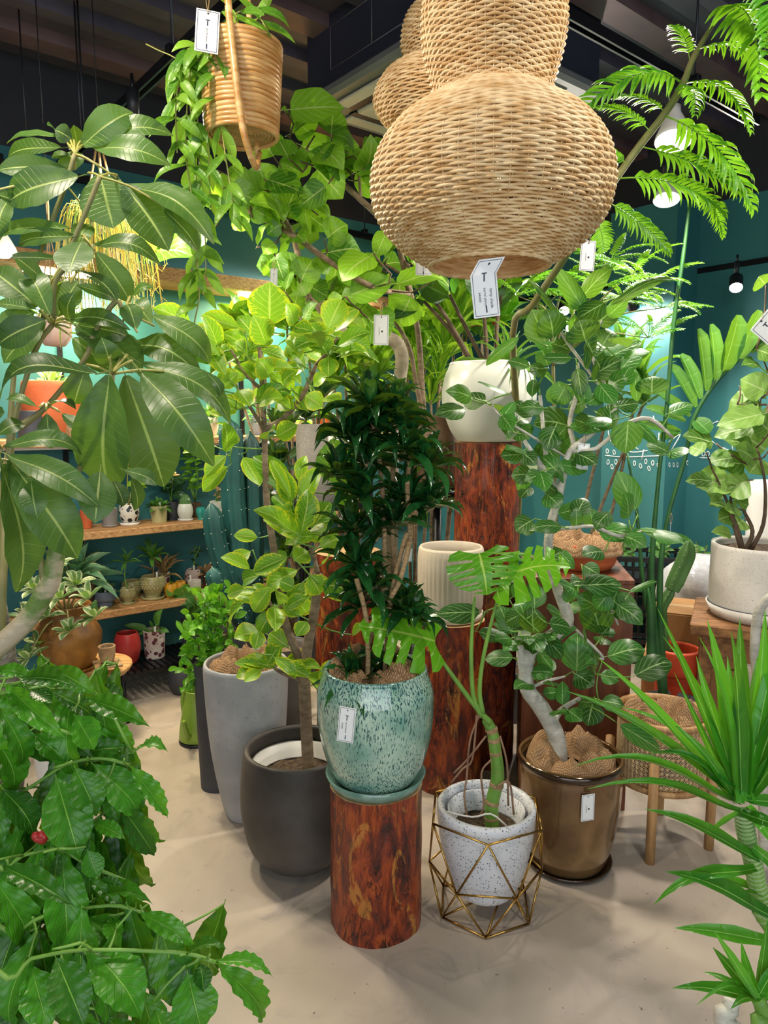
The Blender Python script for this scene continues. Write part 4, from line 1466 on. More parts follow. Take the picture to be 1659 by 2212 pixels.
strands = [[(470, 92), (425, 100), (392, 150), (380, 230), (383, 330)], [(465, 95), (420, 120), (405, 220), (402, 330), (415, 430)], [(468, 100), (430, 160), (428, 300), (437, 420), (445, 560), (440, 640)],
           [(462, 105), (410, 170), (418, 290), (425, 420), (432, 520), (425, 600)], [(500, 85), (478, 90), (470, 180), (482, 300), (500, 420), (503, 470)], [(470, 80), (440, 95), (400, 110), (372, 150)], [(455, 120), (440, 200), (450, 330), (455, 450)],
           [(540, 60), (560, 40), (580, 70)], [(520, 70), (510, 30), (560, 15)], [(425, 560), (430, 640), (420, 700), (425, 740)]]
gs, hl = [], 0
for i, s_ in enumerate(strands):
    pts = catmull(path(s_, 1.56 + .02 * (i % 4), 0, 0, 1), 8)
    gs.append(tube(pts, .0016, 4))
    step = 4 if i != 9 else 8
    for j in range(2, len(pts), step):
        for s2 in (-1, 1):
            if R() < .93:
                a = pts[j]
                d = V((s2 * U(.15, .8), U(-.5, .4), U(-1.15, -.35) if i not in (7, 8) else U(-.4, .5))).normalized()
                leaf(hy, 'hoya', a, a + d * U(.055, .085), U(.018, .026), None, V((U(-.5, .5), -1, .6)))
part('vine', merge(gs), 'stemy', hy)
part('leafless_tip', tube(path([(440, 130), (395, 132), (365, 118), (345, 110), (315, 95)], 1.56), .0014, 4, 3), 'stemy', hy)

# ---------------------------------------------------------------- umbrella plant, left foreground
sf = thing('umbrella_plant', 'tall umbrella plant with large drooping glossy leaves at the left', 'plant', V((-1.02, 1.28, 0)))
c1_, c4_, cd_ = (0, 0, 2.9625), (0, 540, 2.9625), (0, 1080, 2.9625)
bs = []
bs += leaves(sf, 'schef', [(390, 880, 45, 920, 95, .1), (390, 945, 50, 1010, 105, .1), (520, 935, 850, 720, 160, .18), (600, 890, 1110, 870, 120, .18), (600, 945, 1090, 1060, 140, .18), (460, 890, 350, 830, 95), (450, 970, 480, 1090, 130), (370, 870, 300, 800, 80), (440, 990, 330, 1010, 50), (500, 960, 470, 800, 80)], *c1_, 1.45, .05)
bs += leaves(sf, 'schef', [(420, 1080, -20, 1090, 110, .1), (500, 1130, 45, 1300, 205, .1), (640, 1110, 725, 1460, 255, .03), (790, 1180, 1080, 1605, 215, .1), (820, 1190, 1370, 1565, 165, .18), (1050, 1340, 1270, 1615, 120, .1), (70, 1250, 0, 1540, 120), (440, 1460, 0, 1525, 95, .1), (480, 1510, 120, 1565, 95, .1), (580, 1440, 495, 1590, 100), (600, 1570, 1030, 1700, 105, .28), (-30, 1240, 160, 1330, 90)], *c1_, 1.36, .05)
bs += leaves(sf, 'schef', [(520, -50, 440, 150, 185, .03), (400, 60, 60, 55, 70), (290, 200, 75, 30, 125), (615, 15, 832, 335, 145, .1), (480, 130, 750, 335, 120, .1), (490, 225, 752, 322, 65, .1), (240, 365, -60, 130, 160, .1), (320, 415, 190, 200, 140), (365, 425, 500, 200, 155), (230, 380, -40, 345, 80), (220, 400, -20, 485, 110), (285, 450, -10, 605, 160, .1), (290, 465, 25, 725, 140, .1), (450, 440, 835, 512, 95, .18),
                           (480, 480, 905, 800, 230, .1), (470, 565, 740, 800, 160, .03), (500, 480, 830, 560, 120, .1), (850, 290, 985, 235, 50), (870, 505, 810, 350, 110), (970, 470, 850, 370, 120), (975, 420, 1345, 725, 140, .28), (830, 605, 1300, 835, 165, .28), (450, 470, 480, 270, 110)], *c4_, 1.28, .05)
bs += leaves(sf, 'schef', [(620, 790, 0, 965, 185, .28), (700, 800, 705, 1535, 325, .1), (805, 805, 1048, 1515, 285, .1), (910, 790, 1370, 1385, 215, .28), (900, 725, 1475, 1115, 150, .28), (1320, 780, 1405, 950, 60), (545, 765, 475, 985, 140), (880, 790, 1070, 860, 90), (700, 740, 650, 560, 130), (330, 985, 485, 1020, 60), (400, 1050, 552, 1175, 75), (300, 1050, 330, 1270, 110), (230, 1000, 40, 960, 60), (1060, 820, 1140, 1130, 110)], *c4_, 1.2, .04)
bs += leaves(sf, 'schef', [(20, 1260, 525, 1312, 110, .28), (60, 1320, 645, 1655, 150, .18), (60, 1340, 495, 1975, 235, .18), (10, 1370, 100, 2190, 300, .1), (640, 1420, 605, 1750, 175, .1), (800, 1410, 1005, 1505, 85, .18), (840, 1450, 865, 1665, 100), (730, 1480, 790, 1640, 90), (-20, 1180, 160, 1120, 110), (-20, 1330, -160, 1560, 150), (200, 1480, 240, 1720, 130), (-30, 1100, 30, 1040, 90)], *c4_, 1.08, .04)
stems = [path([(480, 985), (420, 1180), (310, 1480), (200, 1800), (90, 2400), (60, 2900)], 1.38, *c1_), path([(640, 1130), (560, 1330), (410, 1680), (340, 1830), (220, 2240), (90, 2710), (40, 3100)], 1.33, *c1_), path([(335, 480), (230, 640), (90, 1110), (60, 1500)], 1.28, *c4_),
         path([(720, 795), (690, 1000), (570, 1270), (440, 1560), (400, 1750)], 1.2, *c4_), path([(-10, 1335), (-60, 1500), (-150, 1900)], 1.12, *c4_), path([(600, 10), (540, -30), (430, 100), (350, 220), (335, 470)], 1.3, *c4_), path([(800, 420), (740, 330), (600, 540), (540, 700), (300, 1000), (130, 1130)], 1.25, *c4_)]
for s_ in stems:
    part('stem', tube(s_, [.0045] * (len(s_) - 1) + [.007], 7, 4), 'barkg', sf)
tr_ = path([(395, 150), (375, 260), (330, 500), (290, 580), (180, 760), (0, 930), (-150, 1040), (-320, 1330)], 1.2, *cd_)
tr_ += [V((-1.0, 1.27, .35)), V((-1.02, 1.28, .22))]
part('trunk', tube(tr_, [.010, .014, .016, .017, .017, .018, .019, .021, .023, .025], 12, 5), 'barksg', sf)
gs = [tube([tr_[1], stems[3][-1]], .007, 7), tube([tr_[3], P(80, 1180, 1.2), stems[2][-1]], .006, 7, 3), tube([tr_[6], stems[4][-1]], .008, 7), tube([stems[0][-1], tr_[6]], .008, 7), tube([stems[1][-1], tr_[5]], .008, 7)]
for g in gs:
    part('stem', g, 'barkg', sf)
hubpet(sf, [stems[0][0], stems[1][0], stems[2][0], stems[3][0], stems[4][0], stems[5][0], stems[6][0], stems[0][1], stems[6][4], stems[1][2]], bs, 'stemy', .0022, .13)
pot('nursery_pot', 'grey nursery pot of the umbrella plant outside the picture', V((-1.02, 1.28, 0)), rz(.16, .26, [(.8, 0), (.85, .02), (1, 1)]), 'slate', soilz=.22)

# ---------------------------------------------------------------- coffee plant, lower left
cf = thing('coffee_plant', 'bushy coffee plant with wavy glossy leaves at the lower left', 'plant', V((-.98, .98, 0)))
cb = (0, 1652, 2.9625)
bs = leaves(cf, 'coffee', [(360, 90, 510, 610, 270), (480, 20, 620, 330, 190), (600, 0, 890, 340, 215), (830, 10, 1075, 340, 120), (680, 150, 755, 390, 95), (780, 270, 990, 580, 165), (600, 370, 805, 480, 95, .1), (20, 160, 215, 460, 180), (-60, 130, 10, 540, 140)], *cb, 1.22, .06)
bs += leaves(cf, 'coffee', [(400, 570, 430, 1240, 235, .1), (280, 580, 290, 720, 60), (370, 560, 350, 720, 65), (20, 650, 480, 910, 140, .1), (-40, 720, 120, 1100, 200), (560, 720, 820, 940, 70), (600, 880, 980, 895, 120, .18), (900, 950, 1255, 1168, 120, .18), (800, 980, 790, 1205, 125), (910, 970, 1000, 1490, 190), (970, 960, 1150, 1460, 140), (-20, 950, 130, 1480, 240), (100, 780, 210, 1180, 160), (560, 980, 720, 1190, 205), (700, 990, 760, 1180, 110), (640, 730, 800, 780, 45), (560, 550, 630, 730, 130)], *cb, 1.12, .05)
bs += leaves(cf, 'coffee', [(360, 1240, 540, 1680, 235, .1), (550, 1210, 780, 1690, 245), (590, 1190, 905, 1640, 275), (200, 1290, 320, 1720, 210), (1190, 1215, 1455, 1180, 85, .18), (1280, 1270, 1300, 1455, 115), (1385, 1270, 1660, 1650, 165, .18), (1380, 1255, 1745, 1360, 95, .18), (1200, 1340, 1290, 1700, 265), (-20, 1370, 80, 1650, 160), (900, 1450, 1010, 1800, 200), (60, 1500, 180, 1900, 220), (420, 1550, 500, 1950, 230), (700, 1620, 860, 2000, 220), (1000, 1560, 1100, 1950, 220), (250, 1620, 280, 2000, 200)], *cb, 1.02, .05)
bs += leaves(cf, 'coffee', [(-40, 1090, 205, 1130, 100), (130, 1140, 480, 1190, 140, .1), (330, 1070, 620, 1245, 130, .18), (600, 1215, 800, 1280, 120), (560, 1270, 958, 1452, 140, .1), (330, 1220, 615, 1405, 120, .1), (10, 1230, 220, 1655, 240), (40, 1190, 430, 1535, 140, .1), (480, 1380, 605, 1600, 190), (590, 1370, 835, 1670, 140), (460, 1650, 855, 1600, 120, .18), (850, 1620, 1075, 1612, 120, .18), (200, 1220, 335, 1305, 110), (220, 1500, 420, 1670, 160), (0, 1330, 100, 1710, 160), (400, 1520, 605, 1650, 150), (-60, 1480, 60, 1900, 200), (-120, 1150, -40, 1500, 170)], *cd_, 1.28, .07)
stems = [[V((-.98, .98, .24)), P(-330, 1700, 1.1), P(-120, 1480, 1.22), P(0, 1420, 1.3)]]
stems += [[stems[0][2]] + path(q, y, *c_) for q, y, c_ in (([(-40, 1190), (120, 1170), (330, 1100)], 1.29, cd_), ([(-40, 1240), (200, 1200), (600, 1230), (850, 1620)], 1.28, cd_), ([(-60, 1450), (250, 1440), (470, 1500)], 1.26, cd_))]
stems += [[stems[0][1].lerp(stems[0][2], k)] + path(q, y, *c_) for k, q, y, c_ in ((.6, [(-60, 230), (180, 150), (420, 0), (640, -40), (830, 0)], 1.24, cb), (.5, [(-60, 620), (150, 580), (370, 540), (560, 640), (800, 740)], 1.16, cb), (.3, [(-60, 1000), (300, 960), (700, 900), (920, 950)], 1.12, cb), (.1, [(-60, 1290), (200, 1240), (400, 1200), (590, 1185), (900, 1190), (1200, 1210), (1380, 1265)], 1.03, cb))]
for i, s_ in enumerate(stems):
    part('stem' if i else 'trunk', tube(s_, [.016, .013, .011, .006] if i == 0 else [.005] * 2 + [.003] * (len(s_) - 2), 7, 4), 'barkg' if i == 0 else 'stemg', cf)
for s_ in [q[1:-1] for q in stems[4:]] + [stems[2][1:-1]]:
    for _ in range(17):                                        # leaves hanging further back in the crown
        q = catmull(s_, 4)
        p = random.choice(q) + V((U(-.05, .05), U(.03, .14), U(-.03, .03)))
        v_ = V((U(-.35, .55), U(-.3, .2), -1)).normalized()
        leaf(cf, 'coffee', p, p + v_ * U(.14, .20), U(.055, .075), None, V((U(-.4, .4), -1, .35)))
        bs.append(p)
twigs(cf, stems, bs, 'stemg', .002, 'petiole', .4)
pot('nursery_pot', 'grey nursery pot of the coffee plant outside the picture', V((-.98, .98, 0)), rz(.15, .26, [(.8, 0), (.85, .02), (1, 1)]), 'slate', soilz=.22)
part('berries', merge([lathe([(.001, 0), (.006, .003), (.008, .008), (.006, .013), (.001, .016)], P(90 + U(-12, 12), 1820 + U(-7, 7), 1.16), 8) for _ in range(7)]), 'redpot', cf)
# bare grey trunk beside it
bt = [P(-30, 2100, 1.5), P(5, 1800, 1.5), P(20, 1650, 1.5), P(8, 1450, 1.52), P(-12, 1320, 1.52), P(-30, 1200, 1.52)]
bt = [zz(bt[0], 0)] + bt[1:]
solo('bare_trunk', tube(bt, [.04, .035, .032, .030, .026, .02], 14, 5), 'barkgrey', 'rough grey bare trunk behind the coffee plant at the left edge', 'trunk', bt[0])

# ---------------------------------------------------------------- strap-leaved plant, right foreground
dr = thing('strap_leaved_dracaena', 'bright green strap-leaved dracaena with ringed canes at the right edge', 'plant', V((1.02, 1.15, 0)))
cr_, ct_ = (1099, 1640, 2.9625), (1099, 1080, 2.9625)
b0 = (1500, 330)
leaves(dr, 'strap', [(1600, 645, 870, 320, 100, .1), (1580, 700, 928, 932, 95, .26), (1670, 1000, 1003, 720, 140, .1), (1690, 1170, 1063, 1080, 110, .08), (1600, 835, 1245, 722, 55, .1), (1690, 940, 1480, 858, 75, .1), (1480, 340, 500, 192, 65, .16), (1480, 290, 415, 45, 70, .16), (1530, 300, 1700, 560, 90, .1), (1520, 260, 1760, 300, 90, .1), (1560, 560, 1800, 760, 90, .16), (1480, 330, 1300, 470, 40, .1), (1490, 340, 1780, 480, 90, .16)], *cr_, 1.22, .03)
leaves(dr, 'strap', [(x0, 1900 + U(-60, 40), x, y, w_, a_) for x0, x, y, w_, a_ in ((1440, 358, 1220, 75, .1), (1440, 568, 1008, 75, .1), (1450, 950, 690, 65, .08), (1450, 985, 870, 60, .08), (1480, 1270, 768, 120, .02), (1490, 1420, 838, 90, .02), (1510, 1478, 758, 120, .02), (1540, 1640, 700, 110, .02), (1520, 1740, 860, 110, .08), (1440, 1058, 1103, 50, .16), (1450, 1215, 870, 50, .08), (1540, 1800, 1200, 120, .1), (1560, 1900, 1450, 110, .16), (1440, 700, 1320, 60, .16), (1500, 1330, 1130, 110, .02), (1530, 1590, 1000, 120, .02), (1470, 1200, 1000, 90, .08), (1480, 1400, 1000, 100, .02), (1560, 1700, 1050, 110, .05), (1440, 1040, 1420, 70, .2), (1500, 1500, 1180, 120, .02), (1450, 860, 1640, 60, .26))], *ct_, 1.22, .04)
hb2 = (1600, 1545)
leaves(dr, 'strap', [(1590, 1530, x, y, w_, a_) for x, y, w_, a_ in ((1045, 1466, 95, .1), (1243, 1362, 60, .05), (1305, 1202, 90, .02), (1313, 1100, 70, .02), (1488, 1165, 75, .02), (1655, 1020, 70, .02), (1198, 1578, 55, .26), (1295, 1424, 70, .05), (1690, 1330, 90, .05), (1720, 1480, 90, .1), (1420, 1600, 80, .16), (1760, 1250, 80, .02))], *cr_, 1.0, .03)
cane = path([(1500, 330), (1520, 480), (1560, 640), (1590, 800), (1640, 960), (1700, 1100)], 1.23, *cr_) + [V((.99, 1.16, .2))]
part('cane', tube(cane, [.013, .0145, .015, .0155, .016, .016, .018], 12, 4), 'stemg', dr)
gs = []
cp = catmull(cane, 12)
for i in range(2, len(cp) - 1, 2):
    d_ = (cp[i + 1] - cp[i]).normalized()
    gs.append(lathe([(.0148, -.003), (.0172, 0), (.0150, .003)], (0, 0, 0), 12, cap=False))
    q_ = V((0, 0, 1)).rotation_difference(d_)
    gs[-1] = ([cp[i] + q_ @ p for p in gs[-1][0]], gs[-1][1])
part('leaf_scars', merge(gs), 'ringg', dr, stuff=True)
cane2 = path([(1595, 1530), (1640, 1640), (1700, 1800)], 1.0, *cr_) + [V((.98, 1.12, .2))]
part('cane', tube(cane2, [.010, .012, .013, .015], 12, 4), 'stemg', dr)
cane3 = path([(1430, 1535), (1420, 1600), (1470, 1750)], 1.03, *cr_) + [V((.98, 1.14, .2))]
part('cane', tube(cane3, [.012, .013, .014, .016], 12, 4), 'barkw', dr)
pot('nursery_pot', 'grey nursery pot of the dracaena outside the picture', V((1.02, 1.15, 0)), rz(.15, .24, [(.8, 0), (.85, .02), (1, 1)]), 'slate', soilz=.2)

# ---------------------------------------------------------------- corn plant in the green glazed pot
cpn = thing('corn_plant', 'dark green compact corn plant with tufts on thin ringed canes', 'plant', gb + V((0, 0, .27)))
Yc = gb.y
canes = [path([(800, 1490), (795, 1400), (822, 1320), (830, 1220), (828, 1090), (815, 960), (800, 890)], Yc + .04), path([(828, 1490), (835, 1400), (845, 1290), (865, 1200), (880, 1150)], Yc), path([(815, 1490), (830, 1330), (850, 1240), (845, 1100), (850, 1000)], Yc + .08),
         path([(840, 1480), (842, 1420), (835, 1320), (870, 1230), (885, 1160), (880, 1050), (890, 960)], Yc + .02), path([(790, 1500), (795, 1420), (790, 1330), (770, 1250)], Yc - .03), path([(840, 1300), (865, 1250), (885, 1170)], Yc - .02)]
for s_ in canes:
    part('cane', tube([V((p.x, p.y, p.z)) for p in s_], .0075, 8, 4), 'barkt', cpn)
heads = [(800, 870, 24, .175), (850, 890, 20, .16), (760, 930, 18, .16), (880, 960, 22, .16), (800, 990, 18, .16), (920, 1000, 16, .14), (780, 1060, 18, .15), (880, 1075, 18, .15), (930, 1080, 12, .12), (760, 1140, 18, .15), (850, 1120, 14, .14), (770, 1210, 18, .15), (800, 1265, 18, .15), (770, 1300, 12, .13), (870, 1310, 14, .13), (900, 1330, 10, .11), (825, 925, 16, .15), (730, 1010, 10, .13)]
for i, (x, y, n_, L_) in enumerate(heads):
    rosette(cpn, 'comp', P(x, y, Yc + U(-.07, .07)), min(n_, 15), L_ * .9, .038, V((U(-.3, .3), U(-.35, .1), 1)), (.15, 1.75), .25)
rosette(cpn, 'comp', P(770, 1470, Yc - .03), 16, .15, .04, V((-.25, -.25, 1)), (.1, 1.6), .3)
rosette(cpn, 'comp', P(815, 1450, Yc + .02), 8, .14, .036, V((.2, -.2, 1)), (.1, 1.4), .3)

def inner_heads():
    for x, y, n_, L_ in heads:
        rosette(cpn, 'comp', P(x + U(-14, 14), y + U(-8, 16), Yc + U(-.02, .1)), 13, L_ * .85, .036, V((U(-.5, .5), U(-.4, .3), 1)), (.3, 1.9), .3)


joined(cpn, inner_heads, 'inner_foliage', 'Lcomp')

# ---------------------------------------------------------------- monstera in the terrazzo pot
def mon_geo(arch):
    n, m = 70, 16
    tab = [(0, .55), (.05, .85), (.2, 1.0), (.45, .98), (.7, .78), (.88, .45), (1, .06)]
    vs, fs, uv = [], [], []
    h = m // 2
    for i in range(n + 1):
        t_ = i / n
        wd = interp(tab, t_) * .55
        for j in range(-h, h + 1):
            u_ = j / h
            y = t_ + .16 * abs(u_) * (1 - t_) - (.30 * abs(u_) ** 1.3 * max(0, .32 - t_) / .32)
            x = u_ * wd
            z_ = arch * 4 * t_ * (1 - t_) - .22 * x * x * 4 * .5 + .10 * abs(x) + .012 * sin(t_ * 40) * abs(u_)
            vs.append(V((x, y, z_)))
            uv.append((.5 + u_ * .5, t_))
    k = m + 1
    for i in range(n):
        ph = (i / n * 5.6) % 1
        for j in range(m):
            u_ = abs((j + .5 - h) / h)
            off = (ph + (.25 if j < h else 0)) % 1
            if u_ > .30 and off > .68 + .2 * (.62 - min(u_, .62)) and i / n < .96 and i / n > .06:
                continue
            a = i * k + j
            fs.append((a, a + 1, a + k + 1, a + k))
    return vs, fs, uv


LK['mon'] = [(a, mk('mon', mon_geo(a), 'Lmon')) for a in (.05, .14)]
mo = thing('monstera', 'young monstera with split leaves and aerial roots in the terrazzo pot', 'plant', wb + V((0, 0, .2)))
Ym = wc.y
trunk = path([(1064, 1790), (1062, 1740), (1075, 1680), (1070, 1620), (1063, 1580), (1050, 1555)], Ym)
part('stem', tube(trunk, [.022, .021, .020, .018, .017, .014], 12, 4), 'stemg', mo)
gs = []
tq_ = catmull(trunk, 8)
for i in (4, 9, 14, 18, 23, 28, 33):
    d_ = (tq_[i + 1] - tq_[i]).normalized()
    q_ = V((0, 0, 1)).rotation_difference(d_)
    v, f = lathe([(.0185, -.012), (.0215, -.004), (.0225, 0), (.0205, .008)], (0, 0, 0), 14, cap=False)
    k = 1.0 if i < 18 else .86
    gs.append(([tq_[i] + q_ @ V((p.x * k, p.y * k, p.z)) for p in v], f))
part('leaf_scars', merge(gs), 'barkt', mo, stuff=True)
for s_, r_ in (([(1040, 1548), (1022, 1500), (1018, 1400), (1025, 1290)], .0065), ([(1042, 1540), (1036, 1490), (1046, 1410), (1078, 1280)], .0062), ([(1060, 1562), (1030, 1530), (985, 1470), (948, 1418)], .0068)):
    part('petiole', tube(path(s_, Ym - .02), [r_ * 1.5, r_ * 1.1, r_, r_ * .7], 8, 5), 'stemg', mo)
for s_ in ([(1035, 1545), (1015, 1600), (1008, 1680), (1003, 1720), (1010, 1770)], [(1030, 1545), (1020, 1640), (1000, 1660), (975, 1690)], [(1050, 1590), (1010, 1640), (980, 1670)], [(1080, 1590), (1095, 1650), (1098, 1740)], [(1062, 1640), (1040, 1670), (1045, 1740), (1030, 1770)], [(1072, 1700), (1100, 1690), (1110, 1760)]):
    part('aerial_root', tube(path(s_, Ym - .03), .0032, 6, 4), 'root', mo)
leaf(mo, 'mon', P(940, 1385, Ym - .03), P(775, 1352, Ym - .10), .19, .05, V((-.05, -.8, .65)))
leaf(mo, 'mon', P(1035, 1195, Ym - .02), P(1052, 1285, Ym - .06), .185, .14, V((0, -1, .5)))
leaf(mo, 'mon', P(1082, 1255, Ym), P(1232, 1225, Ym - .05), .20, .14, V((.05, -.6, 1)))
leaf(mo, 'mon', P(1090, 1200, Ym + .04), P(1170, 1205, Ym + .16), .14, .05, V((.1, .05, 1)))
part('plastic_clip', tube(path([(960, 1752), (1020, 1765), (1060, 1758), (1095, 1785)], Ym - .04), .003, 5, 3), 'white', mo)

# ---------------------------------------------------------------- banyan fig in the bronze pot
bf = thing('banyan_fig', 'banyan fig with bent pale trunk and oval dark leaves in the bronze pot', 'plant', bb + V((0, 0, .30)))
Yb = bb.y
cu_ = (1099, 540, 2.9625)
tb1 = path([(322, 1690), (300, 1500), (200, 1320), (120, 1210), (110, 1080), (150, 950), (280, 870), (365, 790), (370, 720), (310, 560), (255, 330), (270, 150), (320, -20), (350, -150), (390, -310), (540, -430), (690, -590)], Yb, *ct_)
part('trunk', tube(tb1, [.030, .029, .028, .026, .024, .023, .023, .022, .020, .017, .015, .014, .012, .011, .010, .008, .006], 12, 4), 'barkw', bf)
tbs = [tb1]
for q, r_ in (([(125, 1215), (85, 1080), (78, 940), (75, 840)], .013), ([(290, 1410), (330, 1350), (460, 1265)], .011), ([(150, 1200), (240, 1160), (360, 1130)], .006), ([(310, -30), (260, -150), (180, -250), (100, -380)], .010), ([(300, 1010 - 1600 + 540), (260, 960 - 1600 + 540), (200, 830 - 1600 + 100)], .009), ([(380, -330), (390, -500), (440, -700), (440, -880)], .008), ([(300, 560), (480, 550), (640, 680), (700, 800)], .006), ([(260, 790), (180, 880), (120, 950)], .006), ([(620, 850), (600, 1000), (560, 1010)], .005), ([(275, 210), (390, 180), (540, 170), (700, 230), (850, 200)], .006), ([(380, -320), (560, -330), (740, -480), (900, -520), (1050, -400)], .007), ([(430, -830), (520, -960), (600, -1150)], .005), ([(430, -830), (380, -1000), (330, -1100)], .005), ([(90, 1240 - 1600), (-60, 760 - 1600 + 300), (-100, 950 - 1600)], .004)):
    s_ = path(q, Yb + U(-.06, .06), *ct_)
    near = min(catmull(tb1, 4), key=lambda p: (p - s_[0]).length)
    s_[0] = near
    tbs.append(s_)
    part('branch', tube(s_, [r_] * (len(s_) - 1) + [r_ * .6], 8, 3), 'barkw', bf)
bs = leaves(bf, 'ficus', [(235, 590, 150, 380, 150), (285, 560, 240, 375, 150), (495, 400, 300, 110, 90), (470, 300, 660, 120, 100), (310, 400, 120, 190, 35), (660, 350, 1060, 190, 65), (610, 340, 440, 440, 130), (560, 470, 710, 390, 130), (490, 580, 450, 450, 170), (430, 580, 420, 410, 70), (600, 610, 660, 515, 110), (500, 580, 515, 720, 235), (600, 700, 850, 590, 115), (400, 690, 215, 690, 75), (390, 640, 275, 600, 90), (130, 745, -5, 710, 65), (235, 760, 130, 780, 80), (330, 990, 320, 840, 130), (160, 830, 148, 940, 60), (225, 1010, 62, 1010, 85), (490, 960, 380, 1035, 85), (495, 985, 635, 920, 80), (395, 1130, 160, 1105, 175), (395, 1130, 650, 1150, 115), (915, 925, 925, 808, 155), (820, 970, 805, 760, 55), (700, 870, 775, 750, 120), (765, 1095, 745, 1300, 155), (800, 1085, 955, 1240, 100), (1020, 1290, 880, 1240, 85), (1010, 1310, 1165, 1290, 85), (400, 1190, 390, 1360, 105), (210, 1225, 300, 1360, 130), (90, 1300, 175, 1380, 90), (135, 1400, 55, 1535, 95), (335, 1445, 205, 1320, 105), (310, 1400, 350, 1490, 80), (135, 1515, 75, 1590, 75), (810, 1660, 695, 1415, 130),
                           (540, 800, 720, 700, 120), (640, 880, 760, 820, 120), (690, 1000, 830, 980, 85), (580, 860, 680, 990, 110), (450, 850, 500, 980, 80), (440, 760, 470, 940, 80), (640, 940, 730, 940, 60), (300, 1130, 240, 1290, 120), (60, 1130, 130, 1210, 110), (560, 1040, 640, 1090, 80), (360, 880, 300, 990, 110), (250, 740, 210, 640, 90), (720, 760, 830, 650, 110), (740, 700, 910, 660, 80), (560, 700, 600, 800, 150), (680, 560, 760, 620, 120), (0, 1145, 110, 1080, 110), (200, 1480, 320, 1560, 90), (240, 1560, 330, 1650, 110)], *cu_, Yb, .12, 1.1)
bs += leaves(bf, 'ficus', [(160, 850, 155, 680, 135), (100, 740, 55, 650, 110), (165, 690, 160, 530, 115), (0, 620, -30, 500, 90), (430, 580, 320, 530, 115), (480, 545, 722, 540, 135), (570, 690, 430, 615, 130), (590, 850, 520, 620, 155), (700, 670, 855, 800, 105), (770, 600, 690, 720, 130), (775, 590, 948, 520, 35), (380, 685, 478, 690, 65), (340, 745, 240, 690, 90), (260, 790, 395, 825, 95), (215, 870, 345, 1010, 100), (165, 945, 285, 1090, 115), (435, 1095, 440, 845, 155), (550, 1095, 540, 970, 80), (635, 1000, 872, 960, 135), (810, 1120, 1042, 1040, 135), (345, 1310, 345, 1160, 70), (540, 1290, 505, 1445, 130), (425, 1110, 545, 1190, 120), (590, 1115, 705, 1160, 85), (335, 1330, 375, 1375, 45), (220, 1240, 335, 1230, 65), (600, 1285, 735, 1320, 95), (715, 1440, 965, 1605, 85), (150, 130, 45, 200, 125), (430, 175, 430, 45, 65), (545, 180, 515, 50, 85), (580, 190, 805, 250, 115), (765, 110, 735, -50, 110), (840, 190, 1170, 258, 65), (640, 80, 555, 190, 95), (230, 385, 355, 330, 90), (600, 330, 470, 355, 105), (250, 500, 170, 440, 90), (90, 560, 30, 620, 90), (60, 740, -20, 790, 80), (480, 420, 580, 480, 100), (640, 600, 560, 700, 110), (700, 580, 640, 700, 110), (330, 330, 420, 440, 110), (100, 900, 60, 980, 60), (370, 560, 420, 640, 100)], *ct_, Yb, .12, 1.1)
bs += leaves(bf, 'ficus', [(1092, 847, 1031, 826, 28), (1003, 884, 940, 897, 34), (1082, 906, 1112, 868, 24), (1035, 1322, 944, 1326, 42), (1035, 1365, 1092, 1378, 28), (1120, 730, 1050, 790, 20), (1085, 900, 1100, 950, 22)], 0, 0, 1, Yb - .03, .05, 1.1)
bs += fill(bf, 'ficus', tbs[1:] + [tb1[9:]], 75, .085, .06, .25, .07)
twigs(bf, tbs, bs, 'stemg', .002, 'twig', .5)
tag('white price tag hanging among the banyan leaves beside the column', P(1262, 958, Yb - .02), .037, .082, .06)

# ---------------------------------------------------------------- variegated fig in the charcoal pot
af = thing('variegated_fig', 'yellow-green variegated fig with forked brown trunk in the charcoal pot', 'plant', db + V((0, 0, .30)))
Ya = db.y - .02
cm_, cn_ = (550, 540, 2.9625), (550, 1080, 2.9625)
ta1 = path([(345, 1720), (335, 1550), (322, 1250), (320, 1090), (345, 900), (385, 700), (405, 470)], Ya, *cn_)
part('trunk', tube(ta1, [.021, .020, .020, .019, .017, .016, .015], 12, 4), 'barkb', af)
ta = [ta1]
for q, c_, rr in (([(310, 1110), (280, 1000), (190, 760), (140, 420), (85, 60), (70, -160), (62, -450), (50, -700), (30, -980)], cn_, [.017, .015, .013, .012, .011, .010, .009, .008, .006]), ([(70, 1180), (180, 1080), (300, 940), (360, 820), (392, 735)], cm_, [.010, .009, .008, .008, .007]), ([(290, 1180), (180, 1110), (95, 1050)], cn_, [.007, .006, .005]), ([(70, 1150), (0, 1050), (-60, 960)], cm_, [.007, .006, .005]), ([(400, 480), (370, 330), (300, 180), (290, 80)], cn_, [.008, .007, .006, .005]), ([(180, 740), (120, 690), (90, 640)], cn_, [.006, .005, .005]), ([(390, 735), (470, 650), (530, 560)], cm_, [.006, .005, .004]), ([(50, 900), (-60, 790), (-150, 640)], cm_, [.006, .005, .004])):
    s_ = path(q, Ya + U(-.03, .05), *c_)
    s_[0] = min([p for t_ in ta for p in catmull(t_, 4)], key=lambda p: (p - s_[0]).length)
    ta.append(s_)
    part('branch', tube(s_, rr, 9, 4), 'barkb', af)
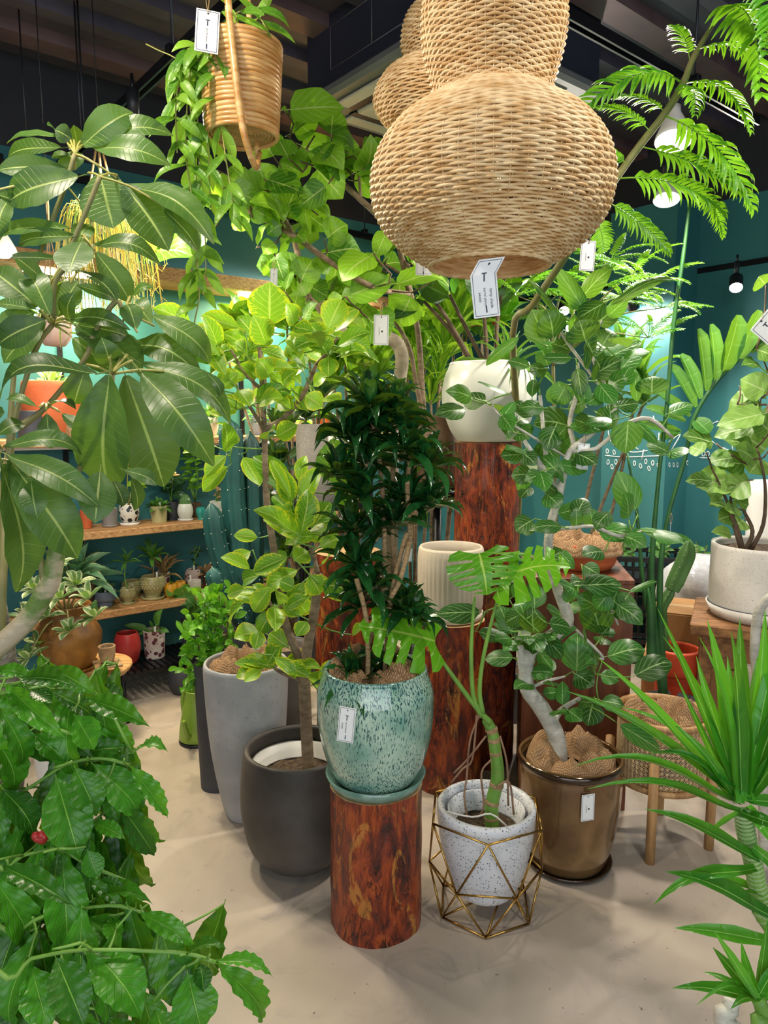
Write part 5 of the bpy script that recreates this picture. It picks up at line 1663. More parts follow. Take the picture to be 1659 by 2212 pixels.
bs = leaves(af, 'alti', [(95, 480, 100, 205, 205, .03), (70, 600, -10, 420, 140), (220, 540, 578, 560, 90), (470, 500, 560, 318, 140), (510, 520, 665, 385, 155), (50, 645, 205, 720, 110), (95, 810, 15, 700, 140), (300, 650, 195, 585, 115), (425, 690, 295, 600, 125), (465, 665, 390, 570, 130), (520, 650, 740, 690, 60), (545, 660, 800, 725, 60), (475, 690, 470, 812, 100), (100, 790, 235, 925, 115), (130, 760, 300, 865, 95), (130, 900, 215, 965, 80), (240, 890, 305, 955, 80), (340, 1025, 290, 915, 95), (430, 1005, 325, 930, 105), (420, 960, 545, 985, 135), (380, 870, 465, 800, 90), (155, 960, 255, 1015, 85), (450, 835, 580, 862, 40), (300, 700, 215, 600, 100), (370, 520, 250, 495, 90), (560, 1500, 500, 1205, 200, .03), (620, 1480, 600, 1680, 150), (240, 1560, -10, 1320, 120), (230, 1580, 100, 1345, 60), (300, 1500, 330, 1315, 70), (310, 1640, 425, 1385, 110), (545, 1555, 720, 1500, 180), (250, 480, 200, 340, 110), (320, 800, 250, 700, 100), (30, 1000, 110, 920, 110), (180, 850, 260, 780, 90), (420, 560, 350, 470, 110)], *cm_, Ya, .12, 1.15)
bs += leaves(af, 'alti', [(300, 200, 340, -70, 120), (370, 185, 485, 15, 155), (290, 230, 55, 125, 135), (235, 200, -10, 65, 100), (390, 230, 195, 285, 110), (445, 265, 400, 195, 110), (200, 370, -10, 465, 100), (270, 450, 85, 605, 120), (350, 485, 415, 605, 130), (385, 585, 258, 725, 140), (440, 540, 618, 580, 140), (445, 590, 625, 655, 70), (100, 560, -5, 715, 100), (125, 700, 35, 855, 90), (180, 680, 285, 745, 80), (335, 780, 268, 872, 80), (205, 935, 95, 850, 110), (0, 955, 30, 840, 80), (85, 1045, 165, 925, 110), (130, 1010, 265, 1145, 70), (60, 1055, -70, 1140, 80), (420, 1190, 575, 1035, 120), (360, 1120, 445, 1235, 60), (625, 855, 705, 805, 60), (260, 620, 330, 720, 100), (420, 300, 560, 250, 100), (340, 330, 250, 390, 110), (250, 560, 160, 520, 90), (180, 430, 110, 330, 100), (450, 400, 530, 330, 110)], *cn_, Ya, .1, 1.15)
bs += leaves(af, 'alti', [(1640, 560, 1520, 425, 100), (1590, 660, 1415, 535, 130), (1560, 660, 1345, 805, 110), (1530, 500, 1285, 425, 90), (1220, 480, 975, 375, 100), (1230, 565, 1375, 560, 155), (1440, 800, 1300, 640, 100), (1430, 885, 1525, 785, 95), (1450, 1290, 1430, 1095, 90), (1490, 1250, 1515, 1180, 45), (1345, 1260, 1168, 1300, 70), (1445, 1320, 1315, 1455, 85), (1455, 1390, 1298, 1545, 95), (1560, 1330, 1665, 1510, 110), (1530, 900, 1600, 1000, 100), (1480, 700, 1380, 640, 90), (1600, 780, 1480, 830, 100), (1240, 700, 1120, 640, 90)], *c4_, Ya, .1, 1.15)
bs += leaves(af, 'alti', [(1645, 240, 1495, 228, 70), (1595, 440, 1412, 368, 90), (1560, 570, 1455, 612, 80), (1645, 600, 1515, 600, 70), (1605, 620, 1478, 795, 90), (1665, 850, 1498, 885, 120), (1665, 1090, 1565, 1165, 70), (1600, 330, 1480, 420, 80), (1659, 480, 1560, 540, 90)], *cd_, Ya, .08, 1.15)
bs += fill(af, 'alti', ta[2:] + [ta[1][4:]], 60, .10, .06, .4, .07)
twigs(af, ta, bs, 'stemg', .002, 'twig', .5)
tag('white price tag hanging from the upper twig of the broad-leaved fig', P(592, 580, 2.6), .026, .07, .05)

# ---------------------------------------------------------------- tall broad-leaved fig in the brown clay pot
uf = thing('broad_leaved_fig', 'tall fig with very broad translucent leaves reaching under the ceiling', 'plant', brb + V((0, 0, .28)))
Yu = brb.y
cv_ = (550, 0, 2.9625)
us = []
for q, c_, Y_, rr in (([(1085, 1120), (1072, 900), (1050, 560), (1000, 280), (930, 0), (860, -190), (780, -240), (640, -360)], cm_, Yu, [.015, .014, .013, .012, .011, .010, .009, .008]), ([(1075, 1060), (1030, 830), (980, 600), (820, 340)], cm_, Yu - .05, [.012, .011, .010, .008]), ([(1000, 280), (940, 160), (780, 60)], cm_, Yu, [.008, .007, .005]), ([(900, 1500), (780, 1370), (560, 1170), (390, 1010), (290, 950)], cv_, Yu - .3, [.012, .012, .011, .010, .008]), ([(760, 1840), (460, 1659), (250, 1510), (0, 1370), (-120, 1300)], cv_, Yu - .35, [.012, .012, .011, .010, .007]), ([(500, 2090), (410, 1970), (330, 1870), (260, 1560), (210, 1440), (120, 1290)], cv_, Yu - .25, [.014, .014, .013, .012, .011, .008]), ([(680, 1290), (670, 1150), (655, 1040)], cv_, Yu - .3, [.006, .005, .004])):
    s_ = path(q, Y_, *c_)
    if us and c_ is cv_:
        s_ = [us[0][2].lerp(us[0][4], .5)] + s_ if q[0][0] > 700 else s_
        rr = [rr[0]] + rr if q[0][0] > 700 else rr
    us.append(s_)
    part('trunk' if len(us) == 1 else 'branch', tube(s_, rr, 9, 4), 'barkb', uf)
bs = leaves(uf, 'umb', [(230, 700, 570, 690, 190), (240, 850, 480, 750, 130), (490, 860, 500, 680, 150), (300, 930, 610, 1065, 160), (420, 970, 570, 1085, 160), (400, 1085, 565, 1270, 190), (290, 1095, 165, 1050, 135), (210, 1000, 150, 890, 130), (90, 1150, 310, 1235, 160), (-10, 1190, 40, 1315, 130), (450, 1195, 285, 1325, 130), (60, 1160, 20, 1040, 160), (130, 1210, 100, 1090, 120), (700, 1085, 775, 1120, 75), (845, 1485, 770, 1645, 100), (-10, 1330, 105, 1400, 110), (335, 1370, 475, 1480, 140), (465, 1520, 595, 1440, 145), (20, 1565, 100, 1425, 50), (320, 1320, 360, 1500, 70), (385, 1290, 485, 1395, 50), (130, 1560, 55, 1625, 90), (420, 1400, 500, 1560, 90), (240, 1330, 300, 1430, 120), (160, 1440, 80, 1500, 80), (240, 780, 170, 700, 150), (120, 1000, 50, 900, 170), (250, 1000, 330, 1080, 130), (370, 860, 270, 790, 140), (600, 980, 680, 1060, 110), (200, 1120, 230, 1250, 130)], *cv_, Yu - .35, .12, 1.15, jit=.55)
bs += leaves(uf, 'umb', [(1240, 1260, 1330, 1070, 170), (1395, 1240, 1345, 1340, 110), (1465, 1215, 1665, 1305, 140), (1460, 1235, 1535, 1325, 110), (960, 1610, 1240, 1640, 205), (930, 1590, 1045, 1500, 110), (1560, 1150, 1480, 1060, 120), (1600, 1400, 1480, 1440, 130), (1340, 1500, 1240, 1560, 130), (1400, 1110, 1440, 1240, 100)], *c1_, Yu - .4, .1, 1.1)
bs += leaves(uf, 'umb', [(620, 285, 895, 190, 140), (910, 215, 1245, 230, 140), (740, 450, 860, 560, 210), (690, 400, 830, 530, 200), (1000, 300, 930, 490, 190), (700, 345, 565, 475, 75), (560, 290, 720, 330, 90), (735, 40, 560, 200, 210), (860, 170, 760, 260, 120), (1170, 190, 1240, 290, 130), (260, 130, 100, 60, 140), (300, 190, 380, 60, 150), (140, 60, 190, 200, 90), (330, 290, 230, 180, 120), (370, 240, 470, 300, 120), (260, 380, 280, 260, 110), (400, 40, 470, 160, 120), (460, 100, 530, -20, 120), (200, 250, 240, 120, 60), (600, 100, 660, 240, 130), (100, 130, 40, 70, 80), (320, 440, 400, 340, 110), (480, 380, 560, 300, 130)], *cm_, Yu - .3, .15, 1.15, jit=.5)
bs += fill(uf, 'umb', us[2:], 60, .13, .12, .45, .12)
twigs(uf, us, bs, 'barkd', .003, 'twig', .6)
tag('white tag with plant emblem hanging before the broad fig leaves', P(824, 680, 2.7), .054, .108, .02, 0, 0, False, False, .06)
tag('white tag half hidden under the rim of the wicker lampshade', P(915, 556, 2.4), .05, .055, .0, 0, 0, True, False, .03)

# ---------------------------------------------------------------- fern tree, top right
def frond_geo(npair, L_, pw, droop, key):
    """rachis along +Y with leaflet pairs; unit length"""
    gs = []
    pts = [V((0, t_, droop * (4 * t_ * (1 - t_)) * .5)) for t_ in [i / 12 for i in range(13)]]
    v, f = tube(pts, [.009 - .006 * i / 12 for i in range(13)], 4)
    gs.append((v, f, [(.5, .5)] * len(v)))
    for i in range(npair):
        t_ = .12 + .86 * i / (npair - 1)
        k = min(12, int(t_ * 12))
        c_ = pts[k].lerp(pts[min(12, k + 1)], t_ * 12 - k)
        ln = L_ * (sin(pi * (.18 + .74 * t_)) ** .8) * U(.9, 1.08)
        for s_ in (-1, 1):
            v, f, u_ = leafgeo(TAB['strap'], U(.05, .2), .2, 0, 1, 5, 2, 0, ar=.2)
            an = U(.95, 1.15) - .55 * t_
            y = V((s_ * sin(an), cos(an), -.12 - .2 * R())).normalized()
            z = V((0, 0, 1)) - y * y.z
            z.normalize()
            x = y.cross(z)
            gs.append(([c_ + x * p.x * pw + y * p.y * ln + z * p.z * ln for p in v], f, u_))
    return merge(gs)


LK['frond'] = [(a, mk('frond', frond_geo(20, .27, .048, a, 0), 'Lfern')) for a in (.12, .25, .4)]
ft = thing('fern_tree', 'fern-leaved tree with arching feathery fronds at the top right', 'plant', V((.62, 3.53, .0)))
Yf = 1.95
fs1 = path([(1108, 722, .75), (1150, 660, .45), (1230, 540, .2), (1300, 430, .1), (1370, 330, .05), (1440, 240, 0), (1478, 175, 0), (1500, 120, 0), (1560, 20, 0)], Yf)
fs1 = [V((.62, 3.53, .2)), V((.62, 3.4, .7)), V((.58, 3.1, 1.3))] + fs1
part('trunk', tube(fs1, [.02, .018, .016, .012, .0115, .011, .0105, .010, .0095, .009, .007, .005], 9, 4), 'barkg', ft)
for x0, y0, x1, y1, w_, a_, dy, ty in ((1475, 180, 1245, 255, .9, .4, 0, -.05), (1440, 245, 1330, 215, .8, .25, 0, .1), (1405, 285, 1290, 235, .85, .25, 0, .1), (1355, 355, 1270, 305, .7, .12, 0, 0), (1435, 250, 1620, 450, .95, .25, 0, -.05), (1390, 318, 1600, 415, .95, .12, 0, -.03), (1340, 385, 1560, 460, .95, .25, .02, 0), (1310, 435, 1445, 545, .9, .12, .02, 0), (1290, 470, 1305, 540, 1.0, .12, .05, 0), (1478, 180, 1615, 285, .85, .4, 0, -.1), (1500, 110, 1650, 170, .85, .4, 0, -.1), (1560, 20, 1640, 210, 1.0, .4, 0, -.2), (1600, -40, 1650, 120, 1.0, .4, -.1, -.2), (1490, 130, 1450, 60, .9, .25, 0, .1), (1475, 190, 1500, 250, .8, .25, 0, -.15), (1500, 410, 1560, 510, .9, .25, .1, 0)):
    A, B = P(x0, y0, Yf + dy), P(x1, y1, Yf + dy + ty)
    L_ = (B - A).length
    leaf(ft, 'frond', A, B, max(L_, .18) * w_, a_, V((U(-.2, .2), -1, .75)), name='frond')
q = path([(1455, 900), (1470, 700), (1485, 560), (1492, 440), (1495, 370)], 2.6)
tag('white tag with emblem tied under the wicker lamp on the fern tree', P(1272, 520, 1.93), .038, .075, .05, 0, 0, False, False, .03)
pot('nursery_pot', 'dark nursery pot of the fern tree behind the cane planter', V((.62, 3.53, 0)), rz(.14, .26, [(.8, 0), (.85, .02), (1, 1)]), 'slate', soilz=.22)

# ---------------------------------------------------------------- tall palm behind the cane planter
LK['pinna'] = [(a, mk('pinna', leafgeo([(0, .3), (.2, .8), (.5, 1), (.85, .8), (.96, .55), (1, .25)], a, .15, 0, 1, 8, 2, 0), 'Lfrond2')) for a in (.03, .1)]
pm = thing('tall_palm', 'tall slender palm with deep green canes and broad leaflets by the column', 'plant', V((1.30, 3.05, 0)))
Yp = 3.0
for s_, r_ in (([(1407, 1440), (1408, 1280), (1420, 1060), (1440, 880), (1455, 700), (1475, 560), (1490, 440)], .0085), ([(1418, 1440), (1425, 1280), (1440, 1130), (1480, 990), (1500, 900), (1560, 810), (1659, 725)], .0085), ([(1400, 1440), (1395, 1300), (1375, 1100), (1355, 980)], .0065)):
    p_ = path(s_, Yp)
    p_[0] = V((1.27 + U(-.03, .03), 3.05, .2))
    part('cane', tube(p_, [r_ * 2.2, r_ * 1.6] + [r_] * (len(p_) - 3) + [r_ * .7], 9, 4), 'stemd', pm)
part('sheath', tube(path([(1406, 1460), (1406, 1330), (1400, 1270)], Yp - .02), [.020, .018, .004], 10, 3), 'stemd', pm)
for (x0, y0, x1, y1, w_) in ((1502, 880, 1447, 787, 26), (1512, 862, 1470, 765, 30), (1525, 845, 1508, 710, 30), (1545, 825, 1535, 700, 30), (1562, 805, 1595, 680, 42), (1590, 780, 1640, 670, 36), (1490, 900, 1420, 848, 22), (1480, 910, 1395, 880, 20), (1470, 935, 1380, 915, 22), (1500, 905, 1532, 935, 40), (1470, 930, 1425, 945, 20), (1620, 760, 1690, 660, 40)):
    leaf(pm, 'pinna', P(x0, y0, Yp), P(x1, y1, Yp + U(-.05, .05)), w_ * 2 / 1560 * 1.6, .03, V((.1, -1, .3)), name='leaflet')
tag('narrow white tag tied to a palm cane, seen edge on', P(1449, 1130, 2.95), .03, .09, .0, 1.2, 0, True, False, .05)
pot('nursery_pot', 'dark nursery pot of the tall palm behind the cane planter', V((1.27, 3.05, 0)), rz(.14, .26, [(.8, 0), (.85, .02), (1, 1)]), 'slate', soilz=.22)

# ---------------------------------------------------------------- lobed plant in the stoneware pot
vf = thing('lobed_leaf_plant', 'plant with broad lobed leaves on dark twiggy stems in the stoneware pot', 'plant', stb + V((0, 0, .25)))
vs_ = []
for q in ([(1500, 330), (1470, 200), (1420, 50), (1440, -150)], [(1510, 330), (1560, 200), (1500, 60), (1460, -60)], [(1550, 320), (1630, 150), (1640, -100), (1600, -300)], [(1490, 320), (1440, 150), (1400, 20), (1340, -120), (1300, -200)]):
    s_ = path(q, stb.y, *ct_)
    vs_.append(s_)
    part('stem', tube(s_, [.010, .008, .006, .004], 8, 4), 'barkd', vf)
bs = leaves(vf, 'fat', [(1590, 960, 1400, 1050, 150), (1640, 900, 1480, 830, 130), (1620, 1050, 1330, 1130, 120), (1560, 1130, 1310, 1200, 110), (1640, 1280, 1500, 1200, 220), (1560, 1250, 1380, 1220, 120), (1500, 1370, 1300, 1360, 120), (1420, 1460, 1200, 1520, 160), (1540, 1480, 1380, 1540, 170), (1430, 1330, 1280, 1360, 110), (1300, 1480, 1130, 1480, 80), (1620, 1340, 1540, 1430, 150), (1640, 780, 1490, 740, 130), (1659, 1150, 1560, 1090, 150), (1659, 840, 1590, 900, 140), (1400, 1560, 1260, 1500, 120), (1640, 220, 1600, 170, 100), (1600, 640, 1700, 700, 100), (1659, 1000, 1720, 1080, 180), (1560, 1330, 1450, 1270, 120), (1400, 1630, 1290, 1640, 110), (1300, 1230, 1110, 1190, 110), (1250, 1290, 1160, 1260, 80), (1440, 1600, 1520, 1540, 130), (1500, 880, 1640, 950, 130), (1480, 1000, 1600, 1080, 140)], *cu_, stb.y, .1, 1.2)
bs += leaves(vf, 'fat', [(1390, 30, 1285, 30, 90), (1430, 100, 1340, 130, 100), (1420, 220, 1295, 205, 70), (1500, 130, 1430, 180, 110), (1470, 60, 1380, 60, 90)], *ct_, stb.y, .05, 1.1)
twigs(vf, vs_, bs, 'barkd', .003, 'twig', .6)
tag('white tag tied to the lobed plant at the right picture edge', P(1640, 690, 2.5), .09, .10, -.9, 0, 0, True, False, .03)
# pale bent trunk of a plant standing just right of the frame
pb = path([(1760, 560), (1650, 640), (1600, 720), (1580, 840), (1575, 1000), (1590, 1150)], 2.25, *ct_)
pb += [V((pb[-1].x + .02, 2.2, .3)), V((pb[-1].x + .04, 2.2, .0))]
solo('bent_pale_trunk', tube(pb, [.010, .014, .015, .015, .015, .015, .017, .02], 10, 5), 'barkw', 'pale bent bare trunk rising behind the dracaena before the board stool', 'trunk', pb[-1])

# ---------------------------------------------------------------- things on the shelf wall
def proj(p):
    d = p - CAM
    zc = d.y * ct - d.z * st
    return 829.5 + F * d.x / zc, 1106 - F * (d.y * st + d.z * ct) / zc


def SP(px, z, off=.16):
    py = 1000
    for _ in range(5):
        q = zz(WL(px, py, off), z)
        py = proj(q)[1]
    return q


PF = {
    'cyl': [(.86, 0), (.9, .03), (.96, .5), (1, .97), (1, 1)],
    'bowl': [(.55, 0), (.7, .08), (.95, .4), (1, .7), (.92, 1)],
    'tub': [(.7, 0), (.78, .06), (.95, .5), (1, .95), (1, 1)],
    'egg': [(.6, 0), (.75, .08), (1, .45), (.95, .8), (.8, 1)],
    'goblet': [(.6, 0), (.62, .08), (.66, .2), (.95, .5), (1, .72), (.9, .95), (.84, 1)],
    'dish': [(.7, 0), (.72, .3), (.72, .35), (1, .45), (1, 1)],
    'vase': [(.6, 0), (.8, .15), (1, .45), (.98, .65), (.7, .88), (.78, 1)],
}


def small_pot(label, px, z, wpx, hpx, pf, mat, off=.16, soil='gravel', name='small_pot', saucer=None, group='pots on the wall shelves', c=None):
    c = c or SP(px, z, off)
    k = mpp(c)
    r_, h = wpx * k / 2, hpx * k
    sc2 = (r_ * 1.02, h * .14, saucer) if saucer else None
    t, b = pot(name, label, c, rz(r_, h, PF[pf]), mat, soilz=h * .86, soilmat=soil, saucer=sc2, wall=.006, seg=32, sm=3, group=group)
    return t, b, r_, h


def bobbles(t, b, r_, h):
    gs = []
    q = catmull([V((a, 0, z)) for a, z in rz(r_, h, PF['goblet'])], 8)
    for i, z_ in enumerate((.5, .6, .7, .8, .9)):
        p = min(q, key=lambda p: abs(p.z - z_ * h))
        n = 22
        for k in range(n):
            a = 2 * pi * (k + .5 * (i % 2)) / n
            gs.append(lathe([(r_ * .075, -.0), (r_ * .055, r_ * .05), (.0005, r_ * .075)], (0, 0, 0), 6, cap=False))
            m = Matrix.Rotation(a, 3, 'Z') @ Matrix.Rotation(pi / 2, 3, 'Y')
            gs[-1] = ([b + V((p.x * cos(a), p.x * sin(a), p.z)) + m @ v for v in gs[-1][0]], gs[-1][1])
    part('bobbles', merge(gs), 'olive', t, stuff=True)


def label_stick(t, b, h, dx=.01):
    part('plant_label', box(b + V((dx, -.012, h * .85)), .010, .0015, .045, .3), 'white', t, False)


def tuft(label, c, key, n, L_, W_, spread=(.1, 1.2), stem=0.0, name='small_plant', mat='stemg', up=V((nL.x * .35, nL.y * .35, 1)), droop=.2, cat='plant', group='plants on the wall shelves'):
    c = V(c)
    t = thing(name, label, cat, c, group)
    if stem:
        part('stem', tube([c - V((0, 0, .01)), c + V((U(-.1, .1) * stem, 0, stem * .5)), c + V((0, 0, stem))], .0035, 6, 3), mat, t)
    rosette(t, key, c + V((0, 0, stem)), n, L_, W_, up, spread, droop)
    return t


def sprig(label, c, key, n, H, L_, W_, name='small_plant', mat='stemg', lean=V((nL.x * .22, nL.y * .22, 0)), ns=3, group='plants on the wall shelves', cat='plant', wide=.3):
    c = V(c)
    t = thing(name, label, cat, c, group)
    for i in range(ns):
        d = V((U(-wide, wide), U(-wide, wide) - .1, 1)) + lean
        s_ = [c, c + d * H * .5 + V((U(-.1, .1), 0, 0)) * H, c + d * H]
        part('stem', tube(s_, [.004, .003, .002], 5, 3), mat, t)
        q = catmull(s_, 6)
        for j in range(n // ns):
            p = q[int(len(q) * (.25 + .72 * (j + .5) / (n // ns)))]
            v_ = V((cos(j * 2.4), sin(j * 2.4), U(-.3, .6))).normalized()
            leaf(t, key, p, p + v_ * L_ * U(.75, 1.2), W_ * U(.8, 1.2))
    return t


zb_, za_, zc_ = SH['b'], SH['a'], SH['c']
# lowest shelf
t, b, r_, h = small_pot('blue-grey bonsai dish at the left of the lowest shelf', 227, za_, 46, 34, 'dish', 'bluegrey', .19)
label_stick(t, b, h)
tuft('dark sprawling succulent in the blue-grey dish', b + V((0, 0, h * .9)), 'dark', 14, .10, .03, (.2, 1.5))
t, b, r_, h = small_pot('small olive bobbled goblet pot at the front of the lowest shelf', 277, za_, 31, 33, 'goblet', 'olive', .22, saucer='olive')
bobbles(t, b, r_, h)
tuft('lanky narrow-leaved sprout in the small bobbled pot', b + V((0, 0, h * .9)), 'strapd', 9, .11, .02, (.4, 1.5), .16, droop=.5)
t, b, r_, h = small_pot('olive bobbled pot half hidden behind the small bobbled goblet', 287, za_, 42, 38, 'goblet', 'olive', .10)
bobbles(t, b, r_, h)
t, b, r_, h = small_pot('largest olive bobbled goblet pot on the lowest shelf', 331, za_, 52, 47, 'goblet', 'olive', .19, saucer='olive')
bobbles(t, b, r_, h)
label_stick(t, b, h, .03)
tuft('dark palm-like sprout in the largest bobbled pot', b + V((0, 0, h * .9)), 'strapd', 16, .13, .03, (.5, 1.5), .13, mat='barkt', droop=.2)
tuft('striped narrow-leaved bromeliad behind the largest bobbled pot', SP(352, za_, .10) + V((0, 0, .11)), 'redl', 18, .20, .02, (.2, 1.0))
small_pot('pale rough pot behind the largest bobbled pot', 350, za_, 36, 45, 'tub', 'pinkspeck', .08)
t, b, r_, h = small_pot('round yellow glazed pot holding short grass stubs', 369, za_, 27, 29, 'egg', 'yellow', .22)
tuft('short pale stubby sprouts in the round yellow pot', b + V((0, 0, h * .85)), 'grass', 10, .05, .008, (.05, .4))
t, b, r_, h = small_pot('yellow glazed pot with empty mouth, right of the round yellow one', 390, za_, 26, 26, 'egg', 'yellow', .17)
t, b, r_, h = small_pot('pink and black speckled round pot on the lowest shelf', 418, za_, 36, 42, 'egg', 'pinkspeck', .10)
label_stick(t, b, h)
sprig('thin dark sprig in the pink speckled round pot', b + V((0, 0, h * .85)), 'dark', 21, .16, .03, .016)
t, b, r_, h = small_pot('small white ribbed cup pot at the shelf end', 421, za_, 28, 28, 'tub', 'stone', .22)
label_stick(t, b, h, -.02)
t, b, r_, h = small_pot('narrow dark ornate pot at the end of the lowest shelf', 449, za_, 22, 36, 'cyl', 'brownpot', .14)
tuft('peach-coloured rosette in the narrow dark ornate pot', b + V((0, 0, h * .9)), 'redl', 14, .09, .03, (.2, 1.3))
t, b, r_, h = small_pot('dark clay pot of the striped agave', 165, za_, 80, 60, 'tub', 'brownpot', .16)
ag = tuft('large cream-edged agave rosette at the left of the lowest shelf', b + V((0, 0, h + .03)), 'agave', 30, .26, .055, (.1, 1.55), 0, 'agave', droop=.12, up=V((nL.x * .8, nL.y * .8, 1)))
# middle shelf
small_pot('terracotta pot at the left of the cactus shelf', 188, zb_, 26, 40, 'tub', 'terracotta', .16)
small_pot('squat grey cylinder pot with saucer on the cactus shelf', 238, zb_, 34, 38, 'cyl', 'concrete2', .17, saucer='concrete2')
tuft('small grey-green rosette in the squat grey cylinder', SP(238, zb_, .17) + V((0, 0, .10)), 'var', 14, .045, .02, (.1, 1.2))
t, b, r_, h = small_pot('black and white splashed pot on a pale saucer', 280, zb_, 42, 42, 'bowl', 'bwspeck', .17, saucer='white')
sprig('tall bare yellowish climber in the splashed pot', b + V((0, 0, h * .85)), 'yel', 9, .40, .10, .05, mat='stemy', ns=2, wide=.1)
t, b, r_, h = small_pot('olive rough pot in the middle of the cactus shelf', 344, zb_, 36, 36, 'cyl', 'olive', .18)
label_stick(t, b, h)
tuft('low bushy green plant in the olive rough pot', b + V((0, 0, h * .85)), 'dul', 22, .09, .03, (.2, 1.5))
t, b, r_, h = small_pot('black pot behind the olive rough pot', 372, zb_, 30, 40, 'cyl', 'slate', .12)
sprig('dark spotted begonia with a pale pink bloom', b + V((0, 0, h * .85)), 'dark', 18, .16, .10, .045, wide=.5)
tuft('pale pink bloom above the spotted begonia', P(375, 1027, 3.85), 'redl', 9, .035, .02, (.4, 1.5), name='pink_bloom', cat='flower')
t, b, r_, h = small_pot('round white swirled pot of the barrel cactus', 401, zb_, 33, 34, 'egg', 'whiteglaze', .2, saucer='white')
label_stick(t, b, h, .025)


def ribcol(pts, r, ribs=6, depth=.35, sub=5, tipk=.25):
    """ribbed column along pts with a rounded tip"""
    p = catmull([V(q) for q in pts], sub)
    n = len(p)
    vs, fs = [], []
    seg = ribs * 4
    prev = None
    dots = []
    for i in range(n):
        t_ = (p[min(i + 1, n - 1)] - p[max(i - 1, 0)]).normalized()
        a = (prev - t_ * prev.dot(t_)) if prev is not None else t_.cross(V((.3, -.9, .2)))
        a.normalize()
        prev = a
        b_ = t_.cross(a)
        k = i / (n - 1)
        rr = r * (min(1, ((1 - k) / tipk)) ** .5 if k > 1 - tipk else 1) * (.85 + .15 * min(1, k * 6))
        for j in range(seg):
            an = 2 * pi * j / seg
            q = rr * (1 - depth * (.5 - .5 * cos(an * ribs)))
            vs.append(p[i] + (a * cos(an) + b_ * sin(an)) * max(q, .0006))
            if j % 4 == 0 and i % 2 == 0 and i > 0:
                dots.append(p[i] + (a * cos(an) + b_ * sin(an)) * max(q, .0006))
    for i in range(n - 1):
        for j in range(seg):
            j2 = (j + 1) % seg
            fs.append((i * seg + j, i * seg + j2, (i + 1) * seg + j2, (i + 1) * seg + j))
    fs.append(tuple((n - 1) * seg + j for j in range(seg)))
    return (vs, fs), dots


def spines(t, dots, r):
    gs = []
    for d in dots:
        gs.append(([d + V((r, 0, 0)), d + V((-r, 0, 0)), d + V((0, r, 0)), d + V((0, -r, 0)), d + V((0, 0, r)), d + V((0, 0, -r))], [(0, 2, 4), (2, 1, 4), (1, 3, 4), (3, 0, 4), (2, 0, 5), (1, 2, 5), (3, 1, 5), (0, 3, 5)]))
    part('areoles', merge(gs), 'spine', t, stuff=True)


ca = thing('barrel_cactus', 'small ribbed barrel cactus in the white swirled pot', 'cactus', b + V((0, 0, h * .85)))
cb0 = b + V((0, 0, h * .8))
g, dd = ribcol([cb0, cb0 + V((0, 0, .04)), cb0 + V((0, 0, .08))], .034, 10, .22, 6, .5)
part('ribbed_body', g, 'cactus2', ca)
spines(ca, dd, .0016)
small_pot('little teal glazed pot beside the barrel cactus', 434, zb_, 20, 26, 'goblet', 'tealpot', .22)
sprig('slim green seedling tree behind the barrel cactus', SP(422, zb_, .10) + V((0, 0, .09)), 'bush', 60, .34, .055, .02, ns=3, wide=.25)
small_pot('brown pot of the seedling tree', 422, zb_, 26, 30, 'tub', 'brownpot', .10)
small_pot('small white patterned pot near the tall cactus', 468, zb_, 26, 34, 'cyl', 'whiteglaze', .17)
sprig('little reddish succulent in the white patterned pot', SP(468, zb_, .17) + V((0, 0, .08)), 'redl', 15, .10, .03, .016)
# eye-level shelf
t, b, r_, h = small_pot('big orange bowl pot glowing on the eye-level shelf', 118, zc_, 128, 120, 'bowl', 'terracotta', .16)
tuft('white-veined leafy plant in the big orange bowl', b + V((0, 0, h * .85)), 'var', 22, .17, .05, (.3, 1.5))
small_pot('pale clay bowl with rim in front of the orange bowl', 165, zc_, 62, 44, 'tub', 'oldpot', .24)
small_pot('dark grey ribbed pot at the left end of the eye-level shelf', 70, zc_, 60, 60, 'cyl', 'slate', .22)
for i, (px_, mt_, ky) in enumerate(((300, 'stone', 'dul'), (392, 'yellow', 'yel'), (345, 'brownpot', 'bush'), (455, 'stone', 'dul'), (560, 'bluegrey', 'dul'), (640, 'stone', 'bush'), (700, 'terracotta', 'yel'))):
    t, b, r_, h = small_pot(['pale cup pot', 'ochre jar', 'brown pot', 'pale pot', 'blue-grey pot', 'cream pot', 'clay pot'][i] + ' on the eye-level shelf, ' + ['just right of the umbrella plant leaf', 'behind the drooping umbrella leaf tip', 'between the pale cup and the ochre jar', 'left of the tall cactus', 'behind the variegated fig trunk', 'further along behind the fig', 'at the far end behind the fig'][i], px_, zc_, 34, 40, ['tub', 'vase', 'cyl', 'egg', 'tub', 'cyl', 'bowl'][i], mt_, .16)
    tuft('small leafy plant in the ' + ['pale cup pot', 'ochre jar', 'brown pot', 'pale pot by the tall cactus', 'blue-grey pot', 'cream pot', 'far clay pot'][i], b + V((0, 0, h * .85)), ky, 18, .13, .04, (.2, 1.4))

